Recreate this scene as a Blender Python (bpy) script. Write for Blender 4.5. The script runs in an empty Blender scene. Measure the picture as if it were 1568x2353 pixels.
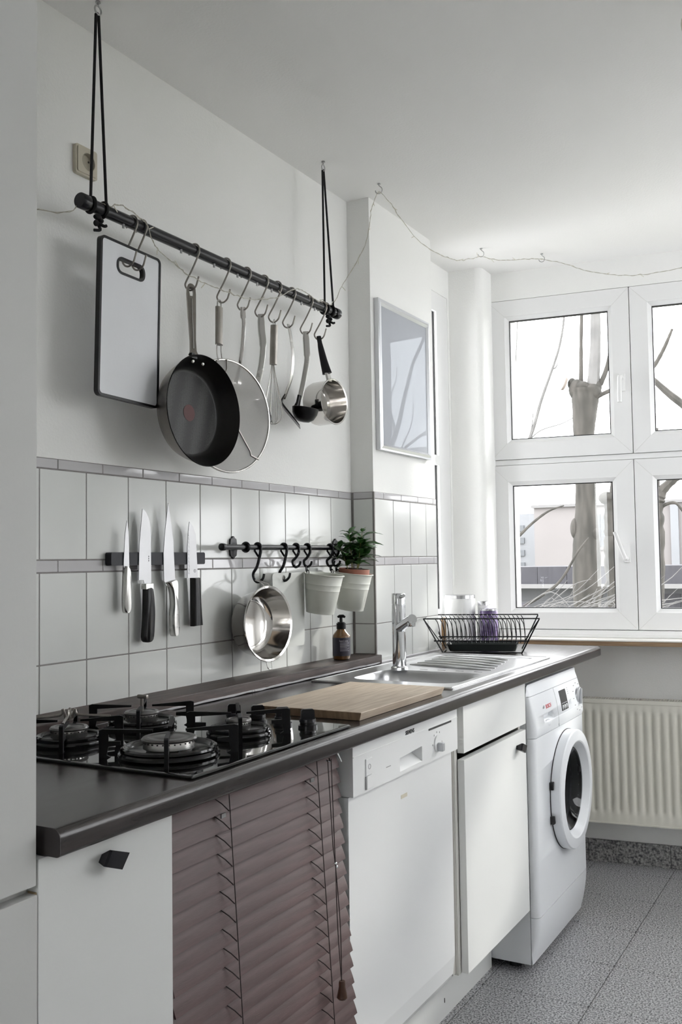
import bpy, bmesh, math, random
from mathutils import Vector, Matrix
from mathutils.geometry import tessellate_polygon
random.seed(7)
S = bpy.context.scene
COL = S.collection
PI = math.pi

# ------------------------------------------------------------------ camera
cam = bpy.data.cameras.new('camera'); camo = bpy.data.objects.new('camera', cam); COL.objects.link(camo)
YAW, PITCH, ROLL = 0.5095, 0.0511, -0.0150
fw = Vector((-math.sin(YAW)*math.cos(PITCH), math.cos(YAW)*math.cos(PITCH), math.sin(PITCH)))
rt = Vector((math.cos(YAW), math.sin(YAW), 0)); up = rt.cross(fw)
r2 = rt*math.cos(ROLL)+up*math.sin(ROLL); u2 = -rt*math.sin(ROLL)+up*math.cos(ROLL)
mw = Matrix((r2, u2, -fw)).transposed().to_4x4(); mw.translation = (1.5148, -1.4253, 1.2456)
camo.matrix_world = mw
cam.sensor_fit = 'VERTICAL'; cam.sensor_height = 36.0; cam.lens = 36.0*2194.52/2353.0
cam.clip_start = 0.02; cam.clip_end = 200
S.camera = camo

# ------------------------------------------------------------------ light and exposure
world = bpy.data.worlds.new('overcast_sky'); S.world = world; world.use_nodes = True
bg = world.node_tree.nodes['Background']
bg.inputs[0].default_value = (0.975, 0.960, 0.985, 1); bg.inputs[1].default_value = 6.0
sun = bpy.data.lights.new('hazy_sun', 'SUN'); suno = bpy.data.objects.new('hazy_sun', sun); COL.objects.link(suno)
sun.energy = 1.8; sun.angle = math.radians(5.0); sun.color = (1.0, 0.96, 0.9)
suno.rotation_euler = Vector((-1.05, -1.65, -0.95)).to_track_quat('-Z', 'Y').to_euler()
suno.location = (6, 9, 6)
S.view_settings.view_transform = 'Standard'; S.view_settings.look = 'None'
S.view_settings.gamma = 1.0; S.view_settings.use_curve_mapping = False
S.view_settings.exposure = 0.6
try:
    S.cycles.max_bounces = 14; S.cycles.diffuse_bounces = 8; S.cycles.glossy_bounces = 6
    S.cycles.transparent_max_bounces = 24; S.cycles.transmission_bounces = 8
    S.cycles.caustics_reflective = False; S.cycles.caustics_refractive = False
    S.cycles.sample_clamp_indirect = 6.0
except Exception:
    pass

# ------------------------------------------------------------------ materials
def nodes_of(name):
    m = bpy.data.materials.new(name); m.use_nodes = True
    nt = m.node_tree; return m, nt, nt.nodes, nt.links, nt.nodes['Principled BSDF']
def pm(name, col, rough=.5, metal=0., bump=0., bscale=60., var=0., vscale=6., stretch=(1, 1, 1), col2=None,
       ramp=(.35, .65), coat=0., spec=None, detail=4., rvar=0.):
    m, nt, N, L, b = nodes_of(name)
    b.inputs['Roughness'].default_value = rough; b.inputs['Metallic'].default_value = metal
    if coat: b.inputs['Coat Weight'].default_value = coat; b.inputs['Coat Roughness'].default_value = .06
    if spec is not None: b.inputs['Specular IOR Level'].default_value = spec
    tc = N.new('ShaderNodeTexCoord'); mp = N.new('ShaderNodeMapping'); mp.inputs['Scale'].default_value = stretch
    L.new(tc.outputs['Object'], mp.inputs['Vector'])
    no = N.new('ShaderNodeTexNoise'); no.inputs['Scale'].default_value = vscale; no.inputs['Detail'].default_value = detail
    L.new(mp.outputs['Vector'], no.inputs['Vector'])
    cr = N.new('ShaderNodeValToRGB')
    c2 = col2 if col2 else tuple(max(0, c*(1-var)) for c in col)
    cr.color_ramp.elements[0].position = ramp[0]; cr.color_ramp.elements[1].position = ramp[1]
    cr.color_ramp.elements[0].color = (*c2, 1); cr.color_ramp.elements[1].color = (*col, 1)
    L.new(no.outputs['Fac'], cr.inputs['Fac']); L.new(cr.outputs['Color'], b.inputs['Base Color'])
    if rvar:
        mr = N.new('ShaderNodeMapRange'); mr.inputs[3].default_value = rough-rvar; mr.inputs[4].default_value = rough+rvar
        L.new(no.outputs['Fac'], mr.inputs[0]); L.new(mr.outputs[0], b.inputs['Roughness'])
    if bump:
        n2 = N.new('ShaderNodeTexNoise'); n2.inputs['Scale'].default_value = bscale; n2.inputs['Detail'].default_value = 3
        L.new(mp.outputs['Vector'], n2.inputs['Vector'])
        bp = N.new('ShaderNodeBump'); bp.inputs['Strength'].default_value = bump; bp.inputs['Distance'].default_value = .002
        L.new(n2.outputs['Fac'], bp.inputs['Height']); L.new(bp.outputs['Normal'], b.inputs['Normal'])
    return m
M = {}
M['paint'] = pm('white_wall_paint', (.84, .84, .825), .75, bump=.35, bscale=180, var=.02, vscale=2)
M['ceil'] = pm('white_ceiling_paint', (.85, .845, .835), .8, bump=.25, bscale=140, var=.02, vscale=2)
M['tile'] = pm('glazed_white_tile', (.65, .66, .645), .13, bump=.035, bscale=9, var=.03, vscale=5)
M['strip'] = pm('glazed_grey_border_tile', (.52, .51, .525), .08, bump=.03, bscale=20, var=.06, vscale=8)
M['grout'] = pm('grey_grout', (.27, .255, .25), .9, bump=.2, bscale=300, var=.15, vscale=40)
M['granite'] = pm('speckled_granite', (.50, .50, .515), .30, var=0, col2=(.075, .075, .08), vscale=190, ramp=(.40, .58), detail=2.5, bump=.02, bscale=200)
M['granite_d'] = pm('speckled_granite_skirting', (.40, .39, .38), .4, col2=(.04, .04, .045), vscale=120, ramp=(.36, .68), detail=6)
M['joint'] = pm('dark_floor_joint', (.06, .058, .06), .9)
M['pvc'] = pm('white_pvc', (.80, .80, .80), .35, var=.01, vscale=3)
M['gasket'] = pm('black_rubber_gasket', (.015, .015, .017), .6)
M['sillwood'] = pm('brown_sill_edge', (.30, .20, .115), .55, col2=(.20, .125, .07), vscale=10, stretch=(1, 12, 12))
M['silltop'] = pm('cream_sill_top', (.78, .76, .72), .4)
M['lam'] = pm('white_laminate', (.72, .725, .715), .42, bump=.04, bscale=250, var=.015, vscale=3)
M['lamedge'] = pm('grey_white_edge_band', (.60, .59, .56), .5)
M['tallcab'] = pm('white_tall_unit_paint', (.58, .58, .57), .55, bump=.05, bscale=160, var=.015, vscale=2)
M['brownedge'] = pm('brown_raw_edge', (.33, .25, .15), .7)
M['enamel'] = pm('white_enamel', (.74, .745, .75), .25, var=.01, vscale=3)
M['enamel_b'] = pm('cool_white_appliance', (.76, .775, .80), .28, var=.01, vscale=3)
M['greyplastic'] = pm('grey_plastic', (.35, .355, .36), .4)
M['silverplastic'] = pm('silver_grey_plastic', (.50, .51, .53), .3, metal=.3)
M['worktop'] = pm('dark_brown_laminate', (.036, .029, .028), .22, col2=(.013, .010, .010), vscale=6, stretch=(9, .7, 9), bump=.05, bscale=120, rvar=.05)
M['worktopend'] = pm('dark_end_strip', (.022, .018, .018), .5)
M['plank'] = pm('dark_stained_plank', (.075, .050, .044), .55, col2=(.030, .020, .018), vscale=9, stretch=(10, .8, 10), bump=.25, bscale=40)
M['silicone'] = pm('pale_silicone_bead', (.42, .41, .43), .35)
M['blackglass'] = pm('black_hob_glass', (.006, .006, .007), .03, coat=.3)
M['iron'] = pm('black_cast_iron', (.004, .004, .005), .5, bump=.1, bscale=300, spec=.2)
M['blackenamel'] = pm('black_enamel', (.004, .004, .005), .15, spec=.4)
M['capgrey'] = pm('dark_burner_cap', (.16, .155, .15), .35, metal=.8, var=.2, vscale=30)
M['blackplastic'] = pm('black_plastic', (.007, .007, .009), .30, spec=.3)
M['blackmatte'] = pm('satin_black_metal', (.006, .006, .009), .27, spec=.35)
M['rackblack'] = pm('black_magnet_bar', (.014, .015, .021), .5, spec=.3)
M['blackrope'] = pm('black_cord', (.008, .008, .009), .9, bump=.5, bscale=500)
M['steel'] = pm('brushed_steel', (.60, .59, .57), .26, metal=1., var=.12, vscale=12, rvar=.06)
M['steel_d'] = pm('worn_satin_steel', (.32, .30, .275), .34, metal=1., var=.2, vscale=20)
M['blade'] = pm('satin_knife_blade', (.46, .46, .47), .42, metal=.8, var=.06, vscale=14)
M['mirrorsteel'] = pm('polished_steel', (.66, .64, .62), .10, metal=1., var=.05, vscale=8)
M['chrome'] = pm('chrome', (.72, .73, .75), .06, metal=1.)
M['sinksteel'] = pm('satin_sink_steel', (.60, .60, .61), .30, metal=1., var=.1, vscale=10, bump=.03, bscale=90)
M['hdpe'] = pm('white_hdpe', (.72, .73, .76), .5, bump=.06, bscale=200, var=.03, vscale=6)
M['palegrey'] = pm('pale_grey_green_board', (.58, .59, .565), .55, var=.05, vscale=10)
M['oak'] = pm('light_oak_board', (.60, .51, .41), .65, col2=(.46, .37, .285), vscale=8, stretch=(14, 1.0, 14), bump=.08, bscale=80)
M['oakend'] = pm('oak_end_grain', (.30, .21, .135), .7, col2=(.18, .12, .075), vscale=10, stretch=(10, 3, 1))
M['bucket'] = pm('cream_enamel_bucket', (.62, .63, .58), .3, var=.02, vscale=6)
M['terracotta'] = pm('terracotta_plastic', (.30, .115, .075), .5)
M['soil'] = pm('dark_potting_soil', (.035, .022, .016), 1., bump=1., bscale=120, col2=(.012, .008, .006), vscale=60)
M['leaf'] = pm('glossy_green_leaf', (.050, .135, .030), .28, col2=(.012, .050, .012), vscale=14, coat=.2)
M['stem'] = pm('pale_stem', (.22, .20, .07), .6)
M['amber'] = pm('amber_bottle', (.16, .065, .008), .08, coat=.5, col2=(.10, .04, .006), vscale=10)
M['label'] = pm('dark_violet_label', (.022, .018, .035), .45)
M['print'] = pm('pale_print', (.55, .53, .60), .6)
M['greyprint'] = pm('grey_print', (.22, .22, .23), .6)
M['blackprint'] = pm('black_print', (.02, .02, .02), .6)
M['redprint'] = pm('red_print', (.55, .08, .09), .6)
M['nonstick'] = pm('black_nonstick', (.007, .007, .007), .36, bump=.1, bscale=400, spec=.3)
def dotmat():
    m = pm('dotted_nonstick', (.016, .016, .016), .45, spec=.3); nt = m.node_tree; b = nt.nodes['Principled BSDF']
    tc = nt.nodes.new('ShaderNodeTexCoord'); v = nt.nodes.new('ShaderNodeTexVoronoi'); v.inputs['Scale'].default_value = 330; v.inputs['Randomness'].default_value = .15
    nt.links.new(tc.outputs['Object'], v.inputs['Vector']); cr = nt.nodes.new('ShaderNodeValToRGB')
    cr.color_ramp.elements[0].position = .25; cr.color_ramp.elements[0].color = (.085, .085, .083, 1); cr.color_ramp.elements[1].position = .45; cr.color_ramp.elements[1].color = (.014, .014, .014, 1)
    nt.links.new(v.outputs['Distance'], cr.inputs['Fac']); nt.links.new(cr.outputs['Color'], b.inputs['Base Color']); return m
M['dotted'] = dotmat()
M['redspot'] = pm('dull_red_spot', (.085, .024, .024), .5, spec=.3)
M['blind'] = pm('mauve_stained_slat', (.105, .056, .056), .5, col2=(.072, .038, .038), vscale=7, stretch=(14, 1.2, 14), bump=.12, bscale=60)
M['cordbrown'] = pm('dark_brown_cord', (.022, .014, .014), .9)
M['tassel'] = pm('dark_wood_tassel', (.060, .026, .014), .4)
M['beige'] = pm('beige_socket_plastic', (.52, .48, .39), .4)
M['beige_d'] = pm('beige_socket_recess', (.36, .33, .26), .4)
M['wire'] = pm('clear_white_cable', (.42, .40, .33), .4)
M['bulb'] = pm('tiny_clear_bulb', (.75, .72, .62), .2)
M['zinc'] = pm('zinc_screw', (.45, .45, .45), .35, metal=1.)
M['radiator'] = pm('cream_radiator_enamel', (.66, .64, .57), .4, var=.02, vscale=6)
M['slot'] = pm('dark_slot', (.05, .045, .04), .9)
M['alu'] = pm('silver_aluminium_frame', (.60, .61, .63), .28, metal=.8)
def picmat():
    m = pm('pale_print_under_glass', (.44, .455, .49), .6, var=.05, vscale=3, spec=0.); nt = m.node_tree; b = nt.nodes['Principled BSDF']
    g = nt.nodes.new('ShaderNodeBsdfGlossy'); g.inputs['Roughness'].default_value = .012; g.inputs['Color'].default_value = (.9, .95, 1, 1)
    mx = nt.nodes.new('ShaderNodeMixShader'); mx.inputs[0].default_value = .035; out = nt.nodes['Material Output']
    nt.links.new(b.outputs[0], mx.inputs[1]); nt.links.new(g.outputs[0], mx.inputs[2]); nt.links.new(mx.outputs[0], out.inputs[0]); return m
M['mirror'] = picmat()
M['jar'] = pm('white_jar', (.85, .85, .85), .25)
M['jarlid'] = pm('satin_jar_lid', (.60, .60, .62), .25, metal=1.)
M['purple'] = pm('violet_can_print', (.40, .31, .55), .3, col2=(.10, .06, .18), vscale=35, ramp=(.42, .58))
M['wood'] = pm('warm_wood_strip', (.42, .25, .12), .6, col2=(.28, .16, .07), vscale=12, stretch=(1, 1, 8))
M['tray'] = pm('dark_grey_tray', (.045, .052, .052), .25)
M['bark'] = pm('dark_winter_bark', (.040, .036, .031), .9, col2=(.014, .013, .010), vscale=9, stretch=(2, 2, .5), bump=.5, bscale=12)
M['bark_l'] = pm('greyish_bark', (.10, .097, .094), .9, col2=(.07, .068, .066), vscale=10, bump=.2, bscale=10)
M['cutwood'] = pm('fresh_cut_wood', (.13, .11, .095), .8)
M['pink'] = pm('pale_pink_render', (.170, .158, .156), .9, var=.04, vscale=1)
M['paleblue'] = pm('blue_grey_render', (.175, .180, .190), .9, var=.04, vscale=1)
M['shed'] = pm('dark_shed_boards', (.040, .039, .045), .9, col2=(.030, .029, .034), vscale=4, stretch=(3, 3, .3))
M['shedroof'] = pm('grey_shed_wall', (.085, .086, .092), .9, var=.1, vscale=2)
M['pane_out'] = pm('far_window_pane', (.070, .076, .084), .3)
M['whiteout'] = pm('grey_white_outdoor_frame', (.135, .132, .132), .7)
M['ground'] = pm('winter_ground', (.20, .19, .16), 1., col2=(.12, .13, .09), vscale=1.2)
M['shade'] = pm('opal_beige_shade', (.62, .58, .50), .5)
M['dark'] = pm('dark_interior', (.02, .02, .02), .8)
M['drumsteel'] = pm('dim_drum_steel', (.05, .052, .056), .45, metal=.2)

def glassmat(name, tint=(1, 1, 1), ior=1.45, rough=0.):
    m = bpy.data.materials.new(name); m.use_nodes = True; nt = m.node_tree; nt.nodes.clear()
    o = nt.nodes.new('ShaderNodeOutputMaterial'); mx = nt.nodes.new('ShaderNodeMixShader')
    t = nt.nodes.new('ShaderNodeBsdfTransparent'); g = nt.nodes.new('ShaderNodeBsdfGlossy'); f = nt.nodes.new('ShaderNodeMath')
    lw = nt.nodes.new('ShaderNodeLayerWeight'); lw.inputs['Blend'].default_value = .5; pw = nt.nodes.new('ShaderNodeMath'); pw.operation = 'POWER'; pw.inputs[1].default_value = 5
    f.operation = 'MULTIPLY_ADD'; f.inputs[1].default_value = .9; f.inputs[2].default_value = ((ior-1)/(ior+1))**2
    nt.links.new(lw.outputs['Facing'], pw.inputs[0]); nt.links.new(pw.outputs[0], f.inputs[0])
    no = nt.nodes.new('ShaderNodeTexNoise'); no.inputs['Scale'].default_value = 3
    cr = nt.nodes.new('ShaderNodeValToRGB'); cr.color_ramp.elements[0].color = (*[c*.985 for c in tint], 1); cr.color_ramp.elements[1].color = (*tint, 1)
    nt.links.new(no.outputs['Fac'], cr.inputs['Fac']); nt.links.new(cr.outputs['Color'], t.inputs['Color'])
    g.inputs['Roughness'].default_value = rough
    nt.links.new(f.outputs[0], mx.inputs[0]); nt.links.new(t.outputs[0], mx.inputs[1]); nt.links.new(g.outputs[0], mx.inputs[2])
    nt.links.new(mx.outputs[0], o.inputs[0]); return m
M['glass'] = glassmat('window_glass', (.97, .985, .98))
M['doorglass'] = glassmat('smoked_door_glass', (.62, .65, .67), 1.4)
def gauzemat():
    m = bpy.data.materials.new('steel_gauze'); m.use_nodes = True; nt = m.node_tree; b = nt.nodes['Principled BSDF']
    b.inputs['Base Color'].default_value = (.36, .35, .34, 1); b.inputs['Metallic'].default_value = .3; b.inputs['Roughness'].default_value = .6
    tc = nt.nodes.new('ShaderNodeTexCoord'); w = nt.nodes.new('ShaderNodeTexNoise'); w.inputs['Scale'].default_value = 900
    nt.links.new(tc.outputs['Object'], w.inputs['Vector'])
    cr = nt.nodes.new('ShaderNodeMapRange'); cr.inputs[3].default_value = .48; cr.inputs[4].default_value = .66
    nt.links.new(w.outputs['Fac'], cr.inputs[0]); nt.links.new(cr.outputs[0], b.inputs['Alpha']); return m
M['gauze'] = gauzemat()

# ------------------------------------------------------------------ mesh helpers
class MB:
    def __init__(s): s.v = []; s.f = []; s.wn = False
    def add(s, vs, fs):
        o = len(s.v); s.v += [tuple(v) for v in vs]; s.f += [tuple(i+o for i in f) for f in fs]; return s
    def bm(s, b):
        b.verts.index_update(); s.add([v.co for v in b.verts], [[v.index for v in f.verts] for f in b.faces]); b.free(); return s
    def box(s, x0, x1, y0, y1, z0, z1, bev=0., seg=2, fn=None):
        b = bmesh.new(); bmesh.ops.create_cube(b, size=1)
        for v in b.verts: v.co = Vector((x0+(v.co.x+.5)*(x1-x0), y0+(v.co.y+.5)*(y1-y0), z0+(v.co.z+.5)*(z1-z0)))
        if bev: s.wn = True; bmesh.ops.bevel(b, geom=b.edges[:], offset=bev, segments=seg, profile=.5, affect='EDGES')
        if fn:
            for v in b.verts: v.co = Vector(fn(v.co))
        return s.bm(b)
    def prism(s, outer, c0, c1, fn, holes=()):
        loops = [list(outer)]+[list(h) for h in holes]
        tris = tessellate_polygon([[Vector((a, b, 0)) for a, b in l] for l in loops])
        flat = [p for l in loops for p in l]; n = len(flat)
        vs = [fn(a, b, c0) for a, b in flat]+[fn(a, b, c1) for a, b in flat]
        fs = [t for t in tris]+[tuple(i+n for i in reversed(t)) for t in tris]; o = 0
        for l in loops:
            k = len(l)
            for i in range(k): j = (i+1) % k; fs.append((o+i, o+j, o+j+n, o+i+n))
            o += k
        return s.add(vs, fs)
    def tube(s, pts, r, seg=8, closed=False, prof=None, ref=None):
        P = [Vector(p) for p in pts]; n = len(P)
        if not isinstance(r, (list, tuple)): r = [r]*n
        T = []
        for i in range(n):
            a = P[(i-1) % n] if (closed or i) else P[0]; b = P[(i+1) % n] if (closed or i < n-1) else P[-1]
            t = (b-a); T.append(t.normalized() if t.length > 1e-9 else Vector((0, 0, 1)))
        nrm = Vector(ref) if ref else (Vector((0, 0, 1)) if abs(T[0].z) < .9 else Vector((1, 0, 0)))
        vs = []; fs = []
        if prof is None: prof = [(math.cos(2*PI*k/seg), math.sin(2*PI*k/seg)) for k in range(seg)]
        m = len(prof)
        for i in range(n):
            nn = (Vector(ref) if ref else nrm); nn = nn-T[i]*nn.dot(T[i])
            if nn.length < 1e-6: nn = T[i].orthogonal()
            nrm = nn.normalized(); bb = T[i].cross(nrm)
            for a, b in prof: vs.append(P[i]+(nrm*a+bb*b)*r[i])
        for i in range(n-(0 if closed else 1)):
            j = (i+1) % n
            for k in range(m): l = (k+1) % m; fs.append((i*m+k, i*m+l, j*m+l, j*m+k))
        if not closed: fs.append(tuple(range(m))[::-1]); fs.append(tuple((n-1)*m+k for k in range(m)))
        return s.add(vs, fs)
    def lathe(s, prof, o=(0, 0, 0), axis=(0, 0, 1), seg=32, closed=False):
        A = Vector(axis).normalized(); U = A.orthogonal().normalized(); V = A.cross(U); O = Vector(o)
        vs = []; fs = []; rings = []
        for r, h in prof:
            if r < 1e-6: rings.append([len(vs)]); vs.append(O+A*h)
            else:
                rings.append(list(range(len(vs), len(vs)+seg)))
                for k in range(seg): a = 2*PI*k/seg; vs.append(O+A*h+(U*math.cos(a)+V*math.sin(a))*r)
        q = list(zip(rings, rings[1:]))
        if closed: q.append((rings[-1], rings[0]))
        for a, b in q:
            for k in range(seg):
                l = (k+1) % seg
                if len(a) == 1 and len(b) == 1: continue
                if len(a) == 1: fs.append((a[0], b[l], b[k]))
                elif len(b) == 1: fs.append((a[k], a[l], b[0]))
                else: fs.append((a[k], a[l], b[l], b[k]))
        return s.add(vs, fs)
    def ell(s, c, r, seg=14, rings=9, Mx=None):
        prof = [(math.sin(PI*i/rings), -math.cos(PI*i/rings)) for i in range(rings+1)]
        t = MB().lathe(prof, seg=seg); C = Vector(c)
        vs = []
        for v in t.v:
            p = Vector((v[0]*r[0], v[1]*r[1], v[2]*r[2]))
            if Mx: p = Mx @ p
            vs.append(C+p)
        return s.add(vs, t.f)
    def xf(s, m): s.v = [tuple(m @ Vector(v)) for v in s.v]; return s
    def build(s, name, mat, parent=None, local=False, smooth=38, recalc=True):
        me = bpy.data.meshes.new(name); me.from_pydata(s.v, [], s.f); me.validate()
        if recalc:
            b = bmesh.new(); b.from_mesh(me); bmesh.ops.remove_doubles(b, verts=b.verts, dist=1e-6)
            bmesh.ops.recalc_face_normals(b, faces=b.faces); b.to_mesh(me); b.free()
        if smooth:
            me.polygons.foreach_set('use_smooth', [True]*len(me.polygons)); me.set_sharp_from_angle(angle=math.radians(smooth))
        me.materials.append(M[mat])
        o = link(name, me, parent, local)
        if s.wn and smooth: o.modifiers.new('weighted_normals', 'WEIGHTED_NORMAL').keep_sharp = True
        return o
OFF = {}
def link(name, me, parent=None, local=False):
    o = bpy.data.objects.new(name, me); COL.objects.link(o)
    if parent is not None:
        o.parent = parent
        if not local: o.location = -OFF.get(parent.name, Vector((0, 0, 0)))
    OFF[o.name] = Vector((0, 0, 0))
    return o
def tag(o, label=None, cat=None, group=None, kind=None):
    if label: o['label'] = label
    if cat: o['category'] = cat
    if group: o['group'] = group
    if kind: o['kind'] = kind
    return o
def thing(name, label, cat, loc=(0, 0, 0), rot=0., group=None):
    o = bpy.data.objects.new(name, None); COL.objects.link(o); o.location = loc; o.rotation_euler = (0, 0, rot)
    o.empty_display_size = .05; OFF[o.name] = Vector(loc); return tag(o, label, cat, group)
def copy_tree(o, parent=None):
    c = o.copy(); COL.objects.link(c); c.parent = parent; OFF[c.name] = OFF.get(o.name, Vector((0, 0, 0)))
    for ch in list(o.children): copy_tree(ch, c)
    return c
def rrect(a0, a1, b0, b1, r, n=5):
    out = []
    for ca, cb, st in ((a1-r, b1-r, 0), (a0+r, b1-r, 90), (a0+r, b0+r, 180), (a1-r, b0+r, 270)):
        for k in range(n+1): t = math.radians(st+90*k/n); out.append((ca+r*math.cos(t), cb+r*math.sin(t)))
    return out
def circ(a, b, r, n=24, rb=None): return [(a+r*math.cos(2*PI*k/n), b+(rb or r)*math.sin(2*PI*k/n)) for k in range(n)]
YZ = lambda a, b, c: (c, a, b)      # profile in y,z extruded along x
XZ = lambda a, b, c: (a, c, b)      # profile in x,z extruded along y
XY = lambda a, b, c: (a, b, c)
def bez(pts, n=8):                  # catmull-rom through points
    P = [Vector(p) for p in pts]; out = []
    for i in range(len(P)-1):
        p0 = P[max(i-1, 0)]; p1 = P[i]; p2 = P[i+1]; p3 = P[min(i+2, len(P)-1)]
        for k in range(n):
            t = k/n
            out.append(.5*((2*p1)+(p2-p0)*t+(2*p0-5*p1+4*p2-p3)*t*t+(3*p1-p0-3*p2+p3)*t**3))
    out.append(P[-1]); return out
def text_mb(txt, size, fn, ext=.0004, sx=1., bold=0.):
    cu = bpy.data.curves.new('lettering', 'FONT'); cu.body = txt; cu.size = size; cu.align_x = 'CENTER'; cu.align_y = 'CENTER'
    cu.extrude = ext; cu.offset = bold; cu.resolution_u = 3
    ob = bpy.data.objects.new('lettering', cu); COL.objects.link(ob)
    dg = bpy.context.evaluated_depsgraph_get(); me = ob.evaluated_get(dg).to_mesh()
    mb = MB(); mb.add([fn(v.co.x*sx, v.co.y, v.co.z) for v in me.vertices], [tuple(p.vertices) for p in me.polygons])
    ob.evaluated_get(dg).to_mesh_clear(); bpy.data.objects.remove(ob); bpy.data.curves.remove(cu); return mb

# ================================================================== SETTING
H = 2.457; YC = 1.3613; PX = .084; PEND = 1.868; ZW = .911
TW = .1356; ZPL, ZR, ZM0, ZM1, ZT0, ZT1 = .940, 1.0383, 1.2295, 1.2563, 1.4488, 1.4718
PHI = .133; CP, SP = math.cos(PHI), math.sin(PHI)
def WL(u, d, z): return (.12+u*CP-d*SP, 2.40+u*SP+d*CP, z)
RX = 2.55   # right wall
# floor with granite tiles
fl = tag(MB().box(-.2, RX+.1, -2.7, 3.1, -.06, -.0025).build('floor', 'joint', smooth=0), kind='structure')
tile_me = None
for i in range(9):
    for j in range(16):
        x0 = .152+.31*i; y0 = -2.029+.30*j
        if x0+.31 > RX+.35 or y0 > 2.5: continue
        o = None
        if tile_me is None:
            o = MB().box(0, .3076, 0, .2978, -.012, 0, bev=.0006, seg=1).build('floor_tile', 'granite', fl, smooth=0); tile_me = o.data
        else: o = link('floor_tile', tile_me, fl)
        o.location = (x0+.0012, y0+.0011, 0)
ce = tag(MB().box(-.2, RX+.1, -2.7, 2.9, H, H+.12).build('ceiling', 'ceil', smooth=0), kind='structure')
# left wall, tiled
wl = tag(MB().box(-.17, -.003, -2.7, YC, 0, H).build('wall_left', 'paint', smooth=0), kind='structure')
MB().box(-.0031, -.0012, -.55, YC-.001, .90, ZT1).build('grout', 'grout', wl, smooth=0)
def tilebox(mb, a0, a1, z0, z1, face, base, ori):
    g = .0014
    if ori == 'x': mb.box(base, face, a0+g, a1-g, z0+g, z1-g, bev=.0014, seg=2)
    else: mb.box(a0+g, a1-g, face, base, z0+g, z1-g, bev=.0014, seg=2)
def put_tiles(parent, a_lo, a_hi, joints, sjoints, face, base, ori, zlo):
    def spans(js):
        q = [a_lo]+[j for j in js if a_lo+.006 < j < a_hi-.006]+[a_hi]; return list(zip(q, q[1:]))
    for z0, z1 in ((zlo, ZR), (ZR, ZM0), (ZM1, ZT0)):
        for a0, a1 in spans(joints):
            mb = MB(); tilebox(mb, a0, a1, z0, z1, face, base, ori); mb.build('wall_tile', 'tile', parent)
    for z0, z1 in ((ZM0, ZM1), (ZT0, ZT1)):
        for a0, a1 in spans(sjoints):
            mb = MB(); tilebox(mb, a0, a1, z0, z1, face, base, ori); mb.build('border_tile', 'strip', parent)
put_tiles(wl, -.536, YC-.004, [TW*n for n in range(-4, 11)], [TW*(n+.38) for n in range(-5, 11)], 0, -.003, 'x', ZPL-.02)
# pier
wp = tag(MB().box(-.17, PX-.003, YC, PEND, 0, H).build('wall_pier', 'paint', smooth=0), kind='structure')
MB().box(PX-.0031, PX-.0012, YC-.0012, PEND-.001, .90, ZT1).box(0, PX-.0031, YC-.0018, YC+.0005, .90, ZT1).build('grout', 'grout', wp, smooth=0)
put_tiles(wp, YC+.001, PEND, [1.502, 1.637, 1.773], [1.43, 1.567, 1.703, 1.839], PX, PX-.003, 'x', ZW)
put_tiles(wp, .006, PX-.004, [], [], YC-.003, YC+.0005, 'y', ZPL)
MB().box(PX-.006, PX+.0008, YC-.0038, YC+.003, .91, ZT1, bev=.0008).build('corner_bead', 'grout', wp)
MB().tube([(PX+.002, YC+.004, ZW+.001), (PX+.002, PEND, ZW+.001)], .004).build('silicone_bead', 'silicone', wp)
# niche with the side window
wn = MB().box(-.17, -.02, PEND, 1.90, 0, H).box(-.17, -.02, 1.90, 2.28, 0, 1.0).box(-.17, -.02, 1.90, 2.28, 2.34, H).box(-.17, -.02, 2.265, 2.28, 1.0, 2.34)
tag(wn.build('wall_niche', 'paint', smooth=0), kind='structure')
w2 = tag(MB().prism([(1.90, 1.0), (2.265, 1.0), (2.265, 2.34), (1.90, 2.34)], -.085, -.022, YZ,
    holes=[[(1.955, 1.668), (1.955, 2.262), (2.152, 2.262), (2.152, 1.668)], [(1.955, 1.046), (1.955, 1.628), (2.152, 1.628), (2.152, 1.046)]]).build('window_2', 'pvc', smooth=0), kind='structure')
for z0, z1 in ((1.668, 2.262), (1.046, 1.628)):
    MB().prism([(1.955, z0), (2.152, z0), (2.152, z1), (1.955, z1)], -.06, -.035, YZ, holes=[[(1.958, z0+.004), (2.1475, z0+.004), (2.1475, z1-.004), (1.958, z1-.004)]]).build('gasket', 'gasket', w2, smooth=0)
    MB().box(-.052, -.048, 1.957, 2.149, z0+.003, z1-.003).build('glass_pane', 'glass', w2, smooth=0)
# pillar in the corner with a rounded edge
pil = [(-.17, 2.28), (.096, 2.28)]+[(.096+.03*math.sin(t), 2.31-.03*math.cos(t)) for t in [PI/16*k for k in range(1, 8)]]+[(.126, 2.31), (.126, 2.70), (-.17, 2.70)]
tag(MB().prism(pil, 0, H, XY).build('wall_pillar', 'paint', smooth=30), kind='structure')
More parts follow.
